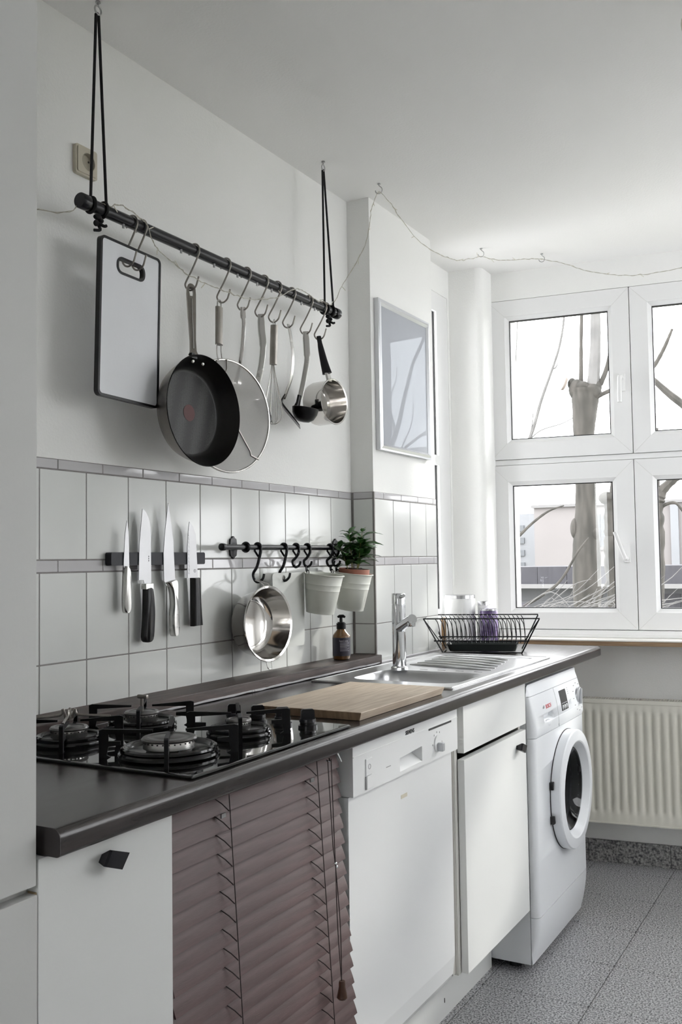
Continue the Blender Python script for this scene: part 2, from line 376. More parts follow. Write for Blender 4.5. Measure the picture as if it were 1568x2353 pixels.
# window wall: niche below the sill, beam above
ww = MB()
for (u0, u1, d0, d1, z0, z1) in ((-.05, 2.6, .12, .35, 0, .90), (-.05, 2.6, .0, .35, 2.336, H), (2.335, 2.6, 0, .35, .90, 2.336)):
    ww.box(u0, u1, d0, d1, z0, z1, fn=lambda c: WL(*c))
tag(ww.build('wall_window', 'paint', smooth=0), kind='structure')
bb = thing('baseboard_window', None, None, WL(0, .12, 0), PHI); bb['kind'] = 'structure'
bu = [.09, .335, .655, .975, 1.295, 1.615, 1.935, 2.255]
for a, b2 in zip(bu, bu[1:]): MB().box(a+.001, b2-.001, -.014, 0, 0, .089, bev=.001, seg=1).build('skirting_slab', 'granite_d', bb, local=True)
R3 = [(1.02, 1.65), (1.68, 2.31)]      # casements of an unseen right hand window added to brighten the room
tag(MB().prism([(-2.7, 0), (3.1, 0), (3.1, H), (-2.7, H)], RX, RX+.1, YZ, holes=[[(.99, .93), (.99, 2.35), (2.34, 2.35), (2.34, .93)]]).build('wall_right', 'paint', smooth=0), kind='structure')
w3 = tag(MB().prism([(.99, .93), (2.34, .93), (2.34, 2.35), (.99, 2.35)], RX+.03, RX+.08, YZ, holes=[[(a+.06, z0+.06), (a+.06, z1-.06), (b-.06, z1-.06), (b-.06, z0+.06)] for a, b in R3 for z0, z1 in ((.954, 1.634), (1.66, 2.334))]).build('added_window_right', 'pvc', smooth=0), kind='structure')
for a, b in R3:
    for z0, z1 in ((.954, 1.634), (1.66, 2.334)): MB().box(RX+.052, RX+.057, a+.055, b-.055, z0+.055, z1-.055).build('glass_pane', 'glass', w3, smooth=0)
tag(MB().prism([(-.2, 0), (RX+.1, 0), (RX+.1, H), (-.2, H)], -2.8, -2.7, XZ, holes=[[(.30, .9), (.30, 2.2), (1.2, 2.2), (1.2, .9)]]).build('wall_back', 'paint', smooth=0), kind='structure')
w4 = tag(MB().prism([(.30, .9), (1.2, .9), (1.2, 2.2), (.30, 2.2)], -2.77, -2.72, XZ, holes=[[(.37, .97), (.37, 2.13), (.72, 2.13), (.72, .97)], [(.78, .97), (.78, 2.13), (1.13, 2.13), (1.13, .97)]]).build('added_window_back', 'pvc', smooth=0), kind='structure')  # unseen back wall window, added to light surfaces facing the camera
for a in (.365, .775): MB().box(a, a+.36, -2.748, -2.743, .965, 2.135).build('glass_pane', 'glass', w4, smooth=0)
# sill
sl = thing('trim_1', None, None, WL(0, 0, 0), PHI); sl['kind'] = 'structure'
MB().box(.012, 2.36, -.115, .135, .899, .9165, bev=.0015).build('sill_board', 'sillwood', sl, local=True)
MB().box(.012, 2.36, -.117, .035, .9165, .9225, bev=.001).build('sill_top', 'silltop', sl, local=True)
MB().box(.012, 2.36, -.006, .035, .9225, .951, bev=.004).box(.012, 2.36, -.012, .0, .9225, .934, bev=.002).build('sill_profile', 'pvc', sl, local=True)
# main window
wi = thing('window_1', None, None, WL(0, 0, 0), PHI); wi['kind'] = 'structure'
cols = [(-.008, .566), (.569, 1.143), (1.172, 1.746), (1.749, 2.323)]
rows = [(1.660, 2.334), (.954, 1.634)]
def UZ(a, b, c): return (a, c, b)
fr_h = []
for a0, a1 in cols:
    for b0, b1 in rows: fr_h.append([(a0+.03, b0+.03), (a1-.03, b0+.03), (a1-.03, b1-.03), (a0+.03, b1-.03)])
MB().prism([(-.06, .925), (2.36, .925), (2.36, 2.345), (-.06, 2.345)], .018, .075, UZ, holes=fr_h).build('fixed_frame', 'pvc', wi, local=True, smooth=0)
MB().box(-.01, 2.33, .006, .02, 1.636, 1.658, bev=.002).build('transom', 'pvc', wi, local=True)
for ci, (a0, a1) in enumerate(cols):
    for ri, (b0, b1) in enumerate(rows):
        W = .084
        sf = MB().prism(rrect(a0, a1, b0, b1, .003, 2), 0, .058, UZ, holes=[[(a0+W-.016, b0+W-.016), (a0+W-.016, b1-W+.016), (a1-W+.016, b1-W+.016), (a1-W+.016, b0+W-.016)]]).build('sash_frame', 'pvc', wi, local=True, smooth=0)
        i0, i1, j0, j1 = a0+W-.016, a1-W+.016, b0+W-.016, b1-W+.016
        bd = MB()   # sloping glazing bead
        o4 = [(i0, j0), (i1, j0), (i1, j1), (i0, j1)]; n4 = [(i0+.016, j0+.016), (i1-.016, j0+.016), (i1-.016, j1-.016), (i0+.016, j1-.016)]
        bd.add([(a, .004, b) for a, b in o4]+[(a, .016, b) for a, b in n4]+[(a, .03, b) for a, b in n4]+[(a, .03, b) for a, b in o4],
               [(k, (k+1) % 4, (k+1) % 4+4, k+4) for k in range(4)]+[(k+4, (k+1) % 4+4, (k+1) % 4+8, k+8) for k in range(4)]+[(k+8, (k+1) % 4+8, (k+1) % 4+12, k+12) for k in range(4)]+[(k+12, (k+1) % 4+12, (k+1) % 4, k) for k in range(4)])
        bd.build('glazing_bead', 'pvc', sf, local=True, smooth=0)
        k0, k1, l0, l1 = i0+.016, i1-.016, j0+.016, j1-.016
        MB().prism([(k0, l0), (k1, l0), (k1, l1), (k0, l1)], .0165, .034, UZ, holes=[[(k0+.0035, l0+.0035), (k0+.0035, l1-.0035), (k1-.0035, l1-.0035), (k1-.0035, l0+.0035)]]).build('gasket', 'gasket', sf, local=True, smooth=0)
        MB().box(k0+.002, k1-.002, .024, .029, l0+.002, l1-.002).build('glass_pane', 'glass', sf, local=True, smooth=0)
        mt = MB()   # mitre joints as fine grooves
        for (p, q) in ((o4[0], (a0, b0)), (o4[1], (a1, b0)), (o4[2], (a1, b1)), (o4[3], (a0, b1))):
            mt.tube([(p[0], -.0001, p[1]), (q[0], -.0001, q[1])], .0004, seg=4)
        mt.build('mitre_joint', 'lamedge', sf, local=True, smooth=0)
        if ci % 2 == 0:
            hu = a1-.034
            if ri == 0:
                h = MB().box(hu-.013, hu+.013, -.010, 0, 1.91, 1.985, bev=.003).tube(bez([(hu, -.008, 1.965), (hu-.002, -.035, 1.967), (hu-.006, -.040, 1.955), (hu-.008, -.040, 1.863)], 5), .0085, seg=10)
            else:
                h = MB().box(hu-.013, hu+.013, -.010, 0, 1.222, 1.297, bev=.003).tube(bez([(hu, -.008, 1.24), (hu-.002, -.035, 1.238), (hu-.008, -.040, 1.248), (hu-.042, -.040, 1.345)], 5), .0085, seg=10)
            h.build('handle', 'pvc', sf, local=True)
            z = 2.285 if ri == 0 else 1.60
            hm = MB(); hm.lathe([(0, 0), (.006, 0), (.006, .05), (0, .05)], (a0-.007, -.004, z-.02), (0, 0, 1), 10)
            hm.build('hinge', 'pvc', sf, local=True)
            MB().lathe([(0, 0), (.0055, 0), (.0055, .006), (0, .006)], (a0-.007, -.004, z+.031), seg=10).lathe([(0, 0), (.0055, 0), (.0055, .008), (0, .008)], (a0-.007, -.004, z-.029), seg=10).build('hinge_cap', 'greyplastic', sf, local=True)

# ================================================================== CABINETS AND APPLIANCES
FX = .575
tc_ = thing('tall_cabinet', 'tall white cabinet with a finger gap, at the end of the worktop', 'cabinet', (.30, -.85, 0))
MB().box(.02, FX-.02, -1.20, -.5425, 0, 2.44).build('body', 'tallcab', tc_, smooth=0)
MB().box(FX-.0195, FX, -1.20, -.5455, .842, 2.44, bev=.0012).build('door', 'tallcab', tc_)
MB().box(FX-.0195, FX, -1.20, -.5435, .08, .8305, bev=.0012).build('door', 'tallcab', tc_)
MB().box(FX-.018, FX-.003, -.5431, -.5422, .08, .8325).build('edge_band', 'brownedge', tc_, smooth=0)
bc = thing('base_cabinet', 'white base cabinet with a black slanted knob beside the tall cabinet', 'cabinet', (.3, -.41, 0))
MB().box(.03, FX-.02, -.5395, -.281, .10, .872).build('body', 'lam', bc, smooth=0)
d1 = MB().box(FX-.0195, FX, -.5420, -.279, .105, .8735, bev=.0008).build('door', 'lam', bc)
def knob(yc, zc, parent):
    # slanted rhombus knob on a tapering neck
    k = MB(); f = [(yc-.022, zc-.0035), (yc+.009, zc-.0155), (yc+.024, zc+.0035), (yc-.010, zc+.0155)]
    n = [(yc-.015, zc-.002), (yc-.001, zc-.007), (yc+.005, zc+.002), (yc-.009, zc+.007)]
    vs = [(FX-.0005, a, b) for a, b in n]+[(FX+.016, a, b) for a, b in f]+[(FX+.021, a, b) for a, b in f]
    k.add(vs, [(0, 1, 2, 3)]+[(i, (i+1) % 4, (i+1) % 4+4, i+4) for i in range(4)]+[(i+4, (i+1) % 4+4, (i+1) % 4+8, i+8) for i in range(4)]+[(8, 9, 10, 11)])
    return k.build('knob', 'blackmatte', parent, smooth=0)
knob(-.420, .8425, d1)

dw = thing('dishwasher', 'white dishwasher with a rotary dial and recessed grip', 'dishwasher', (.3, .56, 0))
MB().box(.04, .540, .288, .842, .195, .868).build('body', 'greyplastic', dw, smooth=0)
dd = MB().prism([(.541, .205), (.548, .200), (.556, .215), (.562, .26), (.563, .765), (.541, .765)], .290, .828, lambda a, b, c: (a, c, b)).build('door', 'enamel', dw, smooth=0)
cp = MB()
hole = [(.508, .776), (.508, .806), (.627, .812), (.627, .778)]
cp.prism([(.290, .767), (.842, .767), (.842, .868), (.290, .868)], .5405, FX, YZ, holes=[hole]).build('control_panel', 'enamel', dw, smooth=0)
cpo = [c for c in dw.children if c.name.startswith('control_panel')][0]
g = MB(); g.add([(FX, .508, .776), (FX, .627, .778), (FX, .627, .812), (FX, .508, .806), (.545, .515, .800), (.545, .622, .801), (.545, .622, .811), (.545, .515, .806)],
    [(0, 1, 5, 4), (1, 2, 6, 5), (2, 3, 7, 6), (3, 0, 4, 7), (4, 5, 6, 7)]); g.build('grip_recess', 'enamel', cpo, smooth=0, recalc=True)
MB().box(FX-.001, FX+.0012, .291, .841, .8455, .8475).build('ridge', 'enamel', cpo, smooth=0)
MB().box(FX-.001, FX+.0008, .666, .803, .8405, .8455).build('slot', 'blackprint', cpo, smooth=0)
kn = MB().lathe([(0, 0), (.021, 0), (.020, .004), (0, .004)], (FX-.001, .716, .803), (1, 0, 0), 28).build('dial', 'enamel', cpo)
MB().box(FX+.002, FX+.018, .709, .723, .785, .806, bev=.003).build('dial_grip', 'silverplastic', cpo)
MB().box(FX-.001, FX+.0025, .344, .372, .800, .834, bev=.001).build('power_button', 'enamel', cpo)
MB().box(FX-.001, FX+.0035, .346, .374, .772, .799, bev=.001).build('door_button', 'enamel', cpo)
MB().box(FX-.001, FX+.0030, .3425, .3455, .772, .799).build('button_gap', 'greyplastic', cpo, smooth=0)
mk = MB().lathe([(.0045, 0), (.0055, 0), (.0055, .0004), (.0045, .0004)], (FX+.0026, .358, .817), (1, 0, 0), 18, closed=True)
for a, r in ((95, .027), (60, .028), (130, .028), (180, .027), (0, .027)):
    t = math.radians(a); mk.box(FX, FX+.0004, .716+r*math.cos(t)-.0015, .716+r*math.cos(t)+.0015, .803+r*math.sin(t)-.002, .803+r*math.sin(t)+.002)
mk.box(FX, FX+.0004, .44, .462, .798, .7995); tag(mk.build('markings', 'greyprint', cpo, smooth=0), kind='stuff')
text_mb('SIEMENS', .0125, lambda a, b, c: (FX+.0003+c, .562+a, .8553+b), sx=1.0, bold=.0003).build('lettering', 'blackprint', cpo, smooth=0)
MB().box(.5625, .5635, .535, .567, .709, .7175).build('sticker', 'beige', dd, smooth=0)

bc2 = thing('base_cabinet', 'white base cabinet with drawer front and door beside the dishwasher', 'cabinet', (.3, 1.12, 0))
MB().box(.09, FX-.02, .866, .884, .195, .870).box(.09, FX-.02, 1.365, 1.383, .195, .870).box(.09, FX-.02, .884, 1.365, .195, .213).box(.09, .10, .884, 1.365, .213, .700).build('body', 'lamedge', bc2, smooth=0)
MB().box(FX-.019, FX, .884, 1.380, .748, .868, bev=.001).build('drawer_front', 'lam', bc2)
d2 = MB().box(FX-.019, FX, .884, 1.376, .196, .731, bev=.001).build('door', 'lam', bc2)
knob(1.300, .690, d2)
MB().box(.52, .548, .846, .8655, .20, .868).box(.548, .553, .8625, .8655, .20, .868).build('filler_strip', 'lamedge', bc2, smooth=0)
pl = thing('plinth', 'white plinth board with a notch under the dishwasher', 'plinth', (.43, .75, 0))
MB().box(.425, .443, .62, 1.395, 0, .098).box(.425, .443, .93, 1.395, .098, .19).build('board', 'lam', pl, smooth=0)
MB().box(.443, .447, .60, .925, .094, .1).build('raw_edge', 'brownedge', pl, smooth=0)
tl = MB().tube([(.4435, 1.03, .04), (.4435, 1.03, .052)], .0012); tl.build('screw_slot', 'slot', pl)

# washing machine
wm = thing('washing_machine', 'white front loading washing machine under the worktop end', 'washing machine', (.3, 1.68, 0))
WY0, WY1 = 1.402, 1.952
MB().box(.10, .567, WY0, WY1, .024, .857, bev=.003).build('body', 'enamel_b', wm)
for a in (WY0+.05, WY1-.05):
    for b in (.16, .50): MB().lathe([(0, 0), (.02, 0), (.018, .018), (.01, .0235), (0, .0235)], (b, a, 0), seg=12).build('foot', 'blackplastic', wm)
def wpro(z0, z1, n=10):   # front profile x(z)
    out = []
    for k in range(n+1):
        z = z0+(z1-z0)*k/n
        if z > .70: x = .598-.030*((z-.70)/.157)**2
        elif z < .165: x = max(.5695, .594-.0245*((.165-z)/.141)**1.8)
        else: x = .594+(.004 if z > .69 else 0)*0
        out.append((x, z))
    return out
def wfront(z0, z1, name, y0=WY0, y1=WY1, inset=.0):
    pr = wpro(z0, z1); prof = [(.5685, z0)]+pr+[(.5685, z1)]
    m = MB(); n = len(prof)
    # rounded vertical corners by sweeping the profile in y
    ys = [(y0, .016), (y0+.004, .007), (y0+.010, .002), (y0+.018, 0), (y1-.018, 0), (y1-.010, .002), (y1-.004, .007), (y1, .016)]
    vs = [(max(.5685, x-d) if i not in (0, n-1) else x, y, z) for y, d in ys for i, (x, z) in enumerate(prof)]
    fs = [(j*n+i, j*n+(i+1) % n, (j+1)*n+(i+1) % n, (j+1)*n+i) for j in range(len(ys)-1) for i in range(n)]
    fs += [tuple(range(n)), tuple((len(ys)-1)*n+i for i in range(n))]
    m.add(vs, fs); return m.build(name, 'enamel_b', wm, smooth=30)
wfront(.024, .1635, 'kick_panel'); fp = wfront(.1655, .6965, 'front_panel'); cpn = wfront(.698, .822, 'control_panel'); wfront(.8235, .857, 'top_trim')
wx = lambda z: .598-.030*((z-.70)/.157)**2 if z > .70 else .598
def onpan(ya, yb, za, zb, t, name, mat, bev=.0):
    m = MB(); q = []
    n = 6
    for k in range(n+1):
        z = za+(zb-za)*k/n; q += [(wx(z)-.001, ya, z), (wx(z)+t, ya, z), (wx(z)+t, yb, z), (wx(z)-.001, yb, z)]
    fs = []
    for k in range(n):
        for i in range(4): j = (i+1) % 4; fs.append((k*4+i, k*4+j, k*4+4+j, k*4+4+i))
    fs += [(0, 1, 2, 3), (n*4, n*4+1, n*4+2, n*4+3)]
    m.add(q, fs); return m.build(name, mat, cpn, smooth=30)
onpan(1.6455, 1.6475, .700, .821, .0004, 'seam', 'greyplastic')
onpan(1.690, 1.762, .742, .806, .0010, 'display', 'dark')
for k in range(3): MB().ell((wx(.752)+.001, 1.703+.021*k, .752), (.003, .0075, .0085)).build('button', 'silverplastic', cpn)
for k in range(2): MB().ell((wx(.76), 1.785+.016*k, .758), (.0025, .005, .010)).build('button', 'enamel_b', cpn)
onpan(1.697, 1.755, .7645, .7655, .0013, 'display_line', 'print')
MB().lathe([(0, 0), (.031, 0), (.030, .005), (.027, .007), (0, .007)], (wx(.765)-.002, 1.900, .765), (1, 0, -.12), 30).build('dial', 'silverplastic', cpn)
MB().box(.592, .606, 1.894, 1.906, .738, .792, bev=.003).build('dial_grip', 'silverplastic', cpn)
mm = MB()
for k in range(11):
    t = math.radians(30+30*k); y, z = 1.895+.055*math.cos(t), .763+.046*math.sin(t)
    if y < WY1-.012 and z < .815: mm.box(wx(z)-.0005, wx(z)+.0006, y-.005, y+.005, z-.001, z+.001)
for k in range(4): mm.box(wx(.787+.006*k)-.0005, wx(.787+.006*k)+.0006, 1.783, 1.789, .787+.006*k, .7885+.006*k)
tag(mm.build('markings', 'greyprint', cpn, smooth=0), kind='stuff')
text_mb('BOSCH', .017, lambda a, b, c: (wx(.778+b)+.0003+c, 1.558+a, .777+b), sx=1.0, bold=.0003).build('lettering', 'redprint', cpn, smooth=0)
MB().lathe([(.006, 0), (.0078, 0), (.0078, .0006), (.006, .0006)], (wx(.777), 1.508, .777), (1, 0, -.1), 20, closed=True).box(wx(.777), wx(.777)+.0005, 1.5055, 1.5105, .7745, .7795).build('emblem', 'greyprint', cpn, smooth=0)
# porthole
DY, DZ = 1.732, .485
prof = [(.186, 0), (.191, .002), (.191, .029), (.1885, .033), (.184, .0345), (.156, .0365), (.152, .0345), (.1345, .008), (.1335, 0)]
dr = MB().lathe(prof, (.5945, DY, DZ), (1, 0, 0), 72, closed=True).build('porthole_door', 'enamel_b', wm, smooth=24)
MB().lathe([(.1885, 0), (.1925, 0), (.1925, .003), (.1885, .003)], (.5935, DY, DZ), (1, 0, 0), 64, closed=True).build('gap_shadow_ring', 'gasket', dr)  # black ring painting in the shadow line between door and panel
MB().lathe([(.126, 0), (.1335, 0), (.1335, .009), (.126, .009)], (.598, DY, DZ), (1, 0, 0), 64, closed=True).build('seal_ring', 'gasket', dr)
MB().lathe([(.128, .012), (.112, -.002), (.09, -.022), (.05, -.034), (0, -.038)], (.598, DY, DZ), (1, 0, 0), 48).build('door_bowl', 'doorglass', dr)
for z in (.53, .424): MB().box(.5945, .606, DY-.196, DY-.178, z-.012, z+.012, bev=.001).build('hinge_slot', 'dark', dr)
MB().box(.598, .606, DY+.112, DY+.127, .515, .535).build('latch', 'gasket', dr, smooth=0)
MB().lathe([(.1335, -.002), (.1335, -.03), (.12, -.032), (.118, -.10), (0, -.10)], (.601, DY, DZ), (1, 0, 0), 48).build('drum', 'drumsteel', wm)
# detergent drawer: pocket cut into the control panel with a rounded lip
pc_ = MB().add([(.577, 1.497, .738), (.577, 1.598, .742), (.64, 1.602, .714), (.64, 1.493, .710), (.577, 1.497, .757), (.577, 1.598, .760), (.64, 1.602, .760), (.64, 1.493, .757)], [(0, 1, 2, 3), (4, 5, 6, 7), (0, 1, 5, 4), (1, 2, 6, 5), (2, 3, 7, 6), (3, 0, 4, 7)]).build('pocket_cutter', 'greyplastic', None)
MB().ell((.5885, 1.549, .724), (.011, .040, .012)).build('drawer_lip', 'enamel_b', cpn)
def carve(target, cutter):
    mod = target.modifiers.new('cut', 'BOOLEAN'); mod.operation = 'DIFFERENCE'; mod.object = cutter; mod.solver = 'EXACT'
    bpy.context.view_layer.update()
    dgp = bpy.context.evaluated_depsgraph_get(); me2 = bpy.data.meshes.new_from_object(target.evaluated_get(dgp)); target.modifiers.clear(); target.data = me2
carve(cpn, pc_); bpy.data.objects.remove(pc_)
# the porthole opening in the front panel
ho = MB().lathe([(0, -.2), (.134, -.2), (.134, .2), (0, .2)], (.594, DY, DZ), (1, 0, 0), 48)
cut = ho.build('cutter', 'dark', None)
for target in (fp, [c for c in wm.children if c.name.startswith('body')][0]):
    carve(target, cut)
bpy.data.objects.remove(cut)

# worktop
wt = thing('worktop', 'long dark brown laminate worktop with a rounded front edge', 'worktop', (.3, .8, .87))
def nose(x0):
    ZB = .875
    pts = [(x0, ZB), (.594, ZB)]+[(.594+.006*math.sin(t), ZB+.006-.006*math.cos(t)) for t in (PI/6, PI/3, PI/2)]
    pts += [(.600-.013+.013*math.cos(t), ZW-.013+.013*math.sin(t)) for t in [PI/12*k for k in range(0, 7)]]+[(x0, ZW)]
    return pts
SY0, SY1, SXA, SXB = .936, 1.196, .200, .532
w = MB()
w.prism(nose(0), -.5285, SY0, XZ); w.prism(nose(SXB), SY0, SY1, XZ); w.box(0, SXA, SY0, SY1, .875, ZW)
w.prism(nose(0), SY1, YC-.004, XZ); w.prism(nose(PX+.0005), YC-.004, 2.195, XZ); w.box(-.0195, PX+.0005, PEND+.001, 2.195, .875, ZW)
w.build('top', 'worktop', wt, smooth=35)
MB().prism(nose(.05), -.530, -.5285, XZ).build('end_strip', 'worktopend', wt, smooth=35)
pk = thing('shelf_plank', 'dark stained plank lying along the tiled wall behind the hob', 'plank', (.05, .4, ZW))
MB().box(.0005, .105, -.528, YC-.004, ZW+.0005, ZPL, bev=.0025).build('board', 'plank', pk)
sb = MB(); pts = []
for k in range(60):
    y = -.5+k*(1.84/59); pts.append((.1055+.0012*math.sin(k*2.1), y, ZW+.0042+.0006*math.sin(k*1.3)))
sb.tube(pts, [.0022+.0012*abs(math.sin(k*.9+.4*math.sin(k))) for k in range(60)], seg=6)
for k in range(9): sb.ell((.107, .16+.011*k+.4*(k > 4)+.5*(k > 6), ZW+.004), (.003, .004, .003), 6, 4)
sb.build('silicone_bead', 'silicone', pk)

# ================================================================== HOB
HZ = ZW
hb = thing('gas_hob', 'black glass gas hob with four burners and cast iron pan supports', 'hob', (.333, .017, HZ))
MB().box(.107, .582, -.238, .273, HZ+.0003, HZ+.0065, bev=.0042, seg=2).build('glass_top', 'blackglass', hb)
HT = HZ+.0065
def burner(bx, by, R, rc, arm):
    b = MB().lathe([(R*.50, 0), (R*.97, 0), (R, .003), (R*.995, .007), (R*.96, .0095), (R*.93, .0095), (R*.95, .012), (R*.94, .0155), (R*.89, .0175), (R*.83, .016), (R*.78, .011), (R*.5, .007), (0, .006)], (bx, by, HT), seg=48).build('burner_bowl', 'blackenamel', hb)
    MB().lathe([(rc*.85, .006), (rc*.9, .012), (rc*.98, .0125), (rc, .0135), (rc*.97, .026), (0, .026)], (bx, by, HT), seg=40).build('burner_ring', 'steel', b)
    pm_ = MB()
    for k in range(28):
        t = 2*PI*k/28; pm_.box(-.0009, .0009, -.0009, .0009, 0, .0022, fn=lambda c, t=t: (bx+rc*.985*math.cos(t)+c.x, by+rc*.985*math.sin(t)+c.y, HT+.0225+c.z))
    tag(pm_.build('flame_port', 'dark', b, smooth=0), kind='stuff')
    MB().lathe([(0, .026), (rc*1.04, .026), (rc*1.06, .0285), (rc*1.0, .0315), (rc*.82, .0318), (rc*.78, .0305), (rc*.55, .0305), (rc*.52, .031), (0, .031)], (bx, by, HT), seg=40).build('burner_cap', 'capgrey', b)
    for k in range(4):
        t = math.radians(37+90*k); ct, st = math.cos(t), math.sin(t); A = arm; I = rc*.62
        pts = [(A, 0), (A, .046), (A-.006, .048), (I, .0435), (I, .040), (A-.016, .0385), (A-.016, .027), (A-.036, .026), (A-.036, .020), (A-.016, .018), (A-.013, .004), (A-.020, 0)]
        g = MB().prism(pts, -.0034, .0034, lambda a, z, c: (bx+a*ct-c*st, by+a*st+c*ct, HT+z)); g.build('pan_support', 'iron', b, smooth=0)
burner(.442, -.123, .087, .045, .118); burner(.205, -.121, .064, .033, .098); burner(.207, .077, .070, .033, .104); burner(.444, .080, .062, .023, .098)
# steel wok cross lying on the back burner support
cr = MB(); cx, cy, cz = .205, -.121, HT+.0485
for k in range(4):
    t = math.radians(-53+90*k); c, s = math.cos(t), math.sin(t)
    cr.tube(bez([(cx+c*.006, cy+s*.006, cz-.004), (cx+c*.011, cy+s*.011, cz+.014), (cx+c*.016, cy+s*.016, cz+.004), (cx+c*.05, cy+s*.05, cz+.001), (cx+c*.075, cy+s*.075, cz-.001)], 5), .0026, seg=7)
cr.tube([(cx+.006*math.cos(t), cy+.006*math.sin(t), cz-.004) for t in [2*PI*k/16 for k in range(16)]], .0024, seg=6, closed=True)
tag(cr.build('pan_trivet', 'steel_d'), 'small steel pan trivet resting on a hob burner', 'trivet')
# bolt-like igniter arm on the second burner
MB().tube([(.207, .077, HT+.03), (.207, .077, HT+.058)], .0035).box(.197, .222, .073, .081, HT+.056, HT+.064, bev=.002).build('support_pin', 'steel_d', hb)
for kx, ky in ((.343, .205), (.398, .211), (.460, .209), (.520, .207)):
    k = MB().lathe([(0, 0), (.019, 0), (.019, .005), (.0155, .006), (.0155, .011), (.017, .0115), (.016, .017), (0, .017)], (kx, ky, HT), seg=26).build('knob', 'blackplastic', hb)
    MB().prism([(-.014, .016), (.014, .016), (.013, .033), (.010, .036), (-.010, .036), (-.013, .033)], -.0045, .0045, lambda a, z, c: (kx+a*.75-c*.66, ky+a*.66+c*.75, HT+z)).build('knob_grip', 'blackplastic', k, smooth=0)

# ================================================================== CHOPPING BOARD, SINK, TAP
ob = thing('chopping_board', 'thick light oak chopping board lying between hob and sink', 'chopping board', (.434, .563, ZW))
MB().box(.306, .562, .347, .780, ZW+.0004, ZW+.0185, bev=.0015, fn=lambda c: (c.x+(.010 if c.z > ZW+.009 else 0)*((c.x-.434)/.13)*.6, c.y+(.008 if c.z > ZW+.009 else 0)*((c.y-.563)/.2)*.5, c.z)).build('board', 'oak', ob)
obm = ob.children[0]; obm.data.materials.append(M['oakend'])
for p in obm.data.polygons:
    if abs(p.normal.y) > .8: p.material_index = 1
sk = thing('kitchen_sink', 'satin steel inset sink with a ridged draining board', 'sink', (.34, 1.29, ZW))
SZ = ZW+.004
rim = rrect(.128, .556, .864, 1.712, .012, 4); bowl = rrect(SXA+.006, SXB-.006, SY0+.006, SY1-.006, .05, 6); drain = rrect(.175, .515, 1.255, 1.675, .04, 5)
MB().prism(rim, ZW+.0003, SZ, XY, holes=[bowl[::-1], drain[::-1]]).build('rim', 'sinksteel', sk, smooth=30)
bl = MB(); loops = []
for ins, z, r in ((0, SZ, .05), (.006, SZ-.006, .048), (.010, SZ-.03, .048), (.016, SZ-.12, .046), (.03, SZ-.14, .04), (.06, SZ-.145, .03)):
    loops.append([(a, b, z) for a, b in rrect(SXA+.006+ins, SXB-.006-ins, SY0+.006+ins, SY1-.006-ins, r, 6)])
n = len(loops[0]); vs = [p for l in loops for p in l]
bl.add(vs, [(i*n+k, i*n+(k+1) % n, (i+1)*n+(k+1) % n, (i+1)*n+k) for i in range(len(loops)-1) for k in range(n)]+[tuple((len(loops)-1)*n+k for k in range(n))])
bl.build('bowl', 'sinksteel', sk, smooth=40)
db = MB(); loops = []
for ins, z in ((0, SZ), (.006, SZ-.0035)): loops.append([(a, b, z) for a, b in rrect(.175+ins, .515-ins, 1.255+ins, 1.675-ins, .04-ins, 5)])
n = len(loops[0]); db.add([p for l in loops for p in l], [(k, (k+1) % n, n+(k+1) % n, n+k) for k in range(n)]+[tuple(n+k for k in range(n))])
db.build('drainer', 'sinksteel', sk, smooth=30)
for k in range(6):
    y0 = 1.30+.058*k; MB().tube([(.50-.01*k, y0, SZ-.003), (.42, y0+.012, SZ-.0005), (.33, y0+.03, SZ), (.24, y0+.05, SZ-.001), (.205, y0+.055, SZ-.003)], [.002, .0045, .005, .0045, .002], seg=8).build('drainer_rib', 'sinksteel', sk)
sr = MB()
for k in range(4): sr.box(.30+.058*k, .325+.058*k, 1.222, 1.226, SZ-.0002, SZ+.0003)
tag(sr.build('overflow_slot', 'slot', sk, smooth=0), kind='stuff')
MB().tube([(a, b, SZ-.0005) for a, b in rrect(.135, .549, .871, 1.705, .012, 4)], .0022, seg=6, closed=True).build('rim_bead', 'sinksteel', sk)

tp = thing('kitchen_tap', 'chrome single lever mixer tap rising from the sink', 'tap', (.247, 1.192, SZ))
TX, TY = .247, 1.192
MB().lathe([(0, 0), (.026, 0), (.026, .008), (.022, .011), (.0205, .012), (.0205, .116), (0, .116)], (TX, TY, SZ), seg=40).build('base', 'chrome', tp)
MB().lathe([(.019, .116), (.019, .118), (.0205, .118), (.0205, .195), (.019, .1955), (0, .1955)], (TX, TY, SZ), seg=40).build('body', 'chrome', tp)
MB().lathe([(.019, .1955), (.019, .198), (.0207, .198), (.0207, .228), (.0195, .230), (0, .230)], (TX, TY, SZ), seg=40).build('lever_head', 'chrome', tp)
dirv = Vector((.62, -.60, 0)).normalized()
def TP(l, h, s=0): return (TX+dirv.x*l-dirv.y*s, TY+dirv.y*l+dirv.x*s, SZ+h)
MB().tube([TP(.014, .218), TP(.030, .221), TP(.046, .224)], [.0055, .0055, .0055], seg=14).build('lever', 'chrome', tp)
sp = MB().tube([TP(.010, .128), TP(.03, .134), TP(.07, .146), TP(.115, .158)], [.016, .0145, .0140, .0145], seg=24); sp.build('spout', 'chrome', tp)
MB().lathe([(0, 0), (.0115, 0), (.0125, .004), (.0125, .014), (0, .016)], TP(.106, .136), (0, 0, 1), 24).build('aerator', 'chrome', tp)

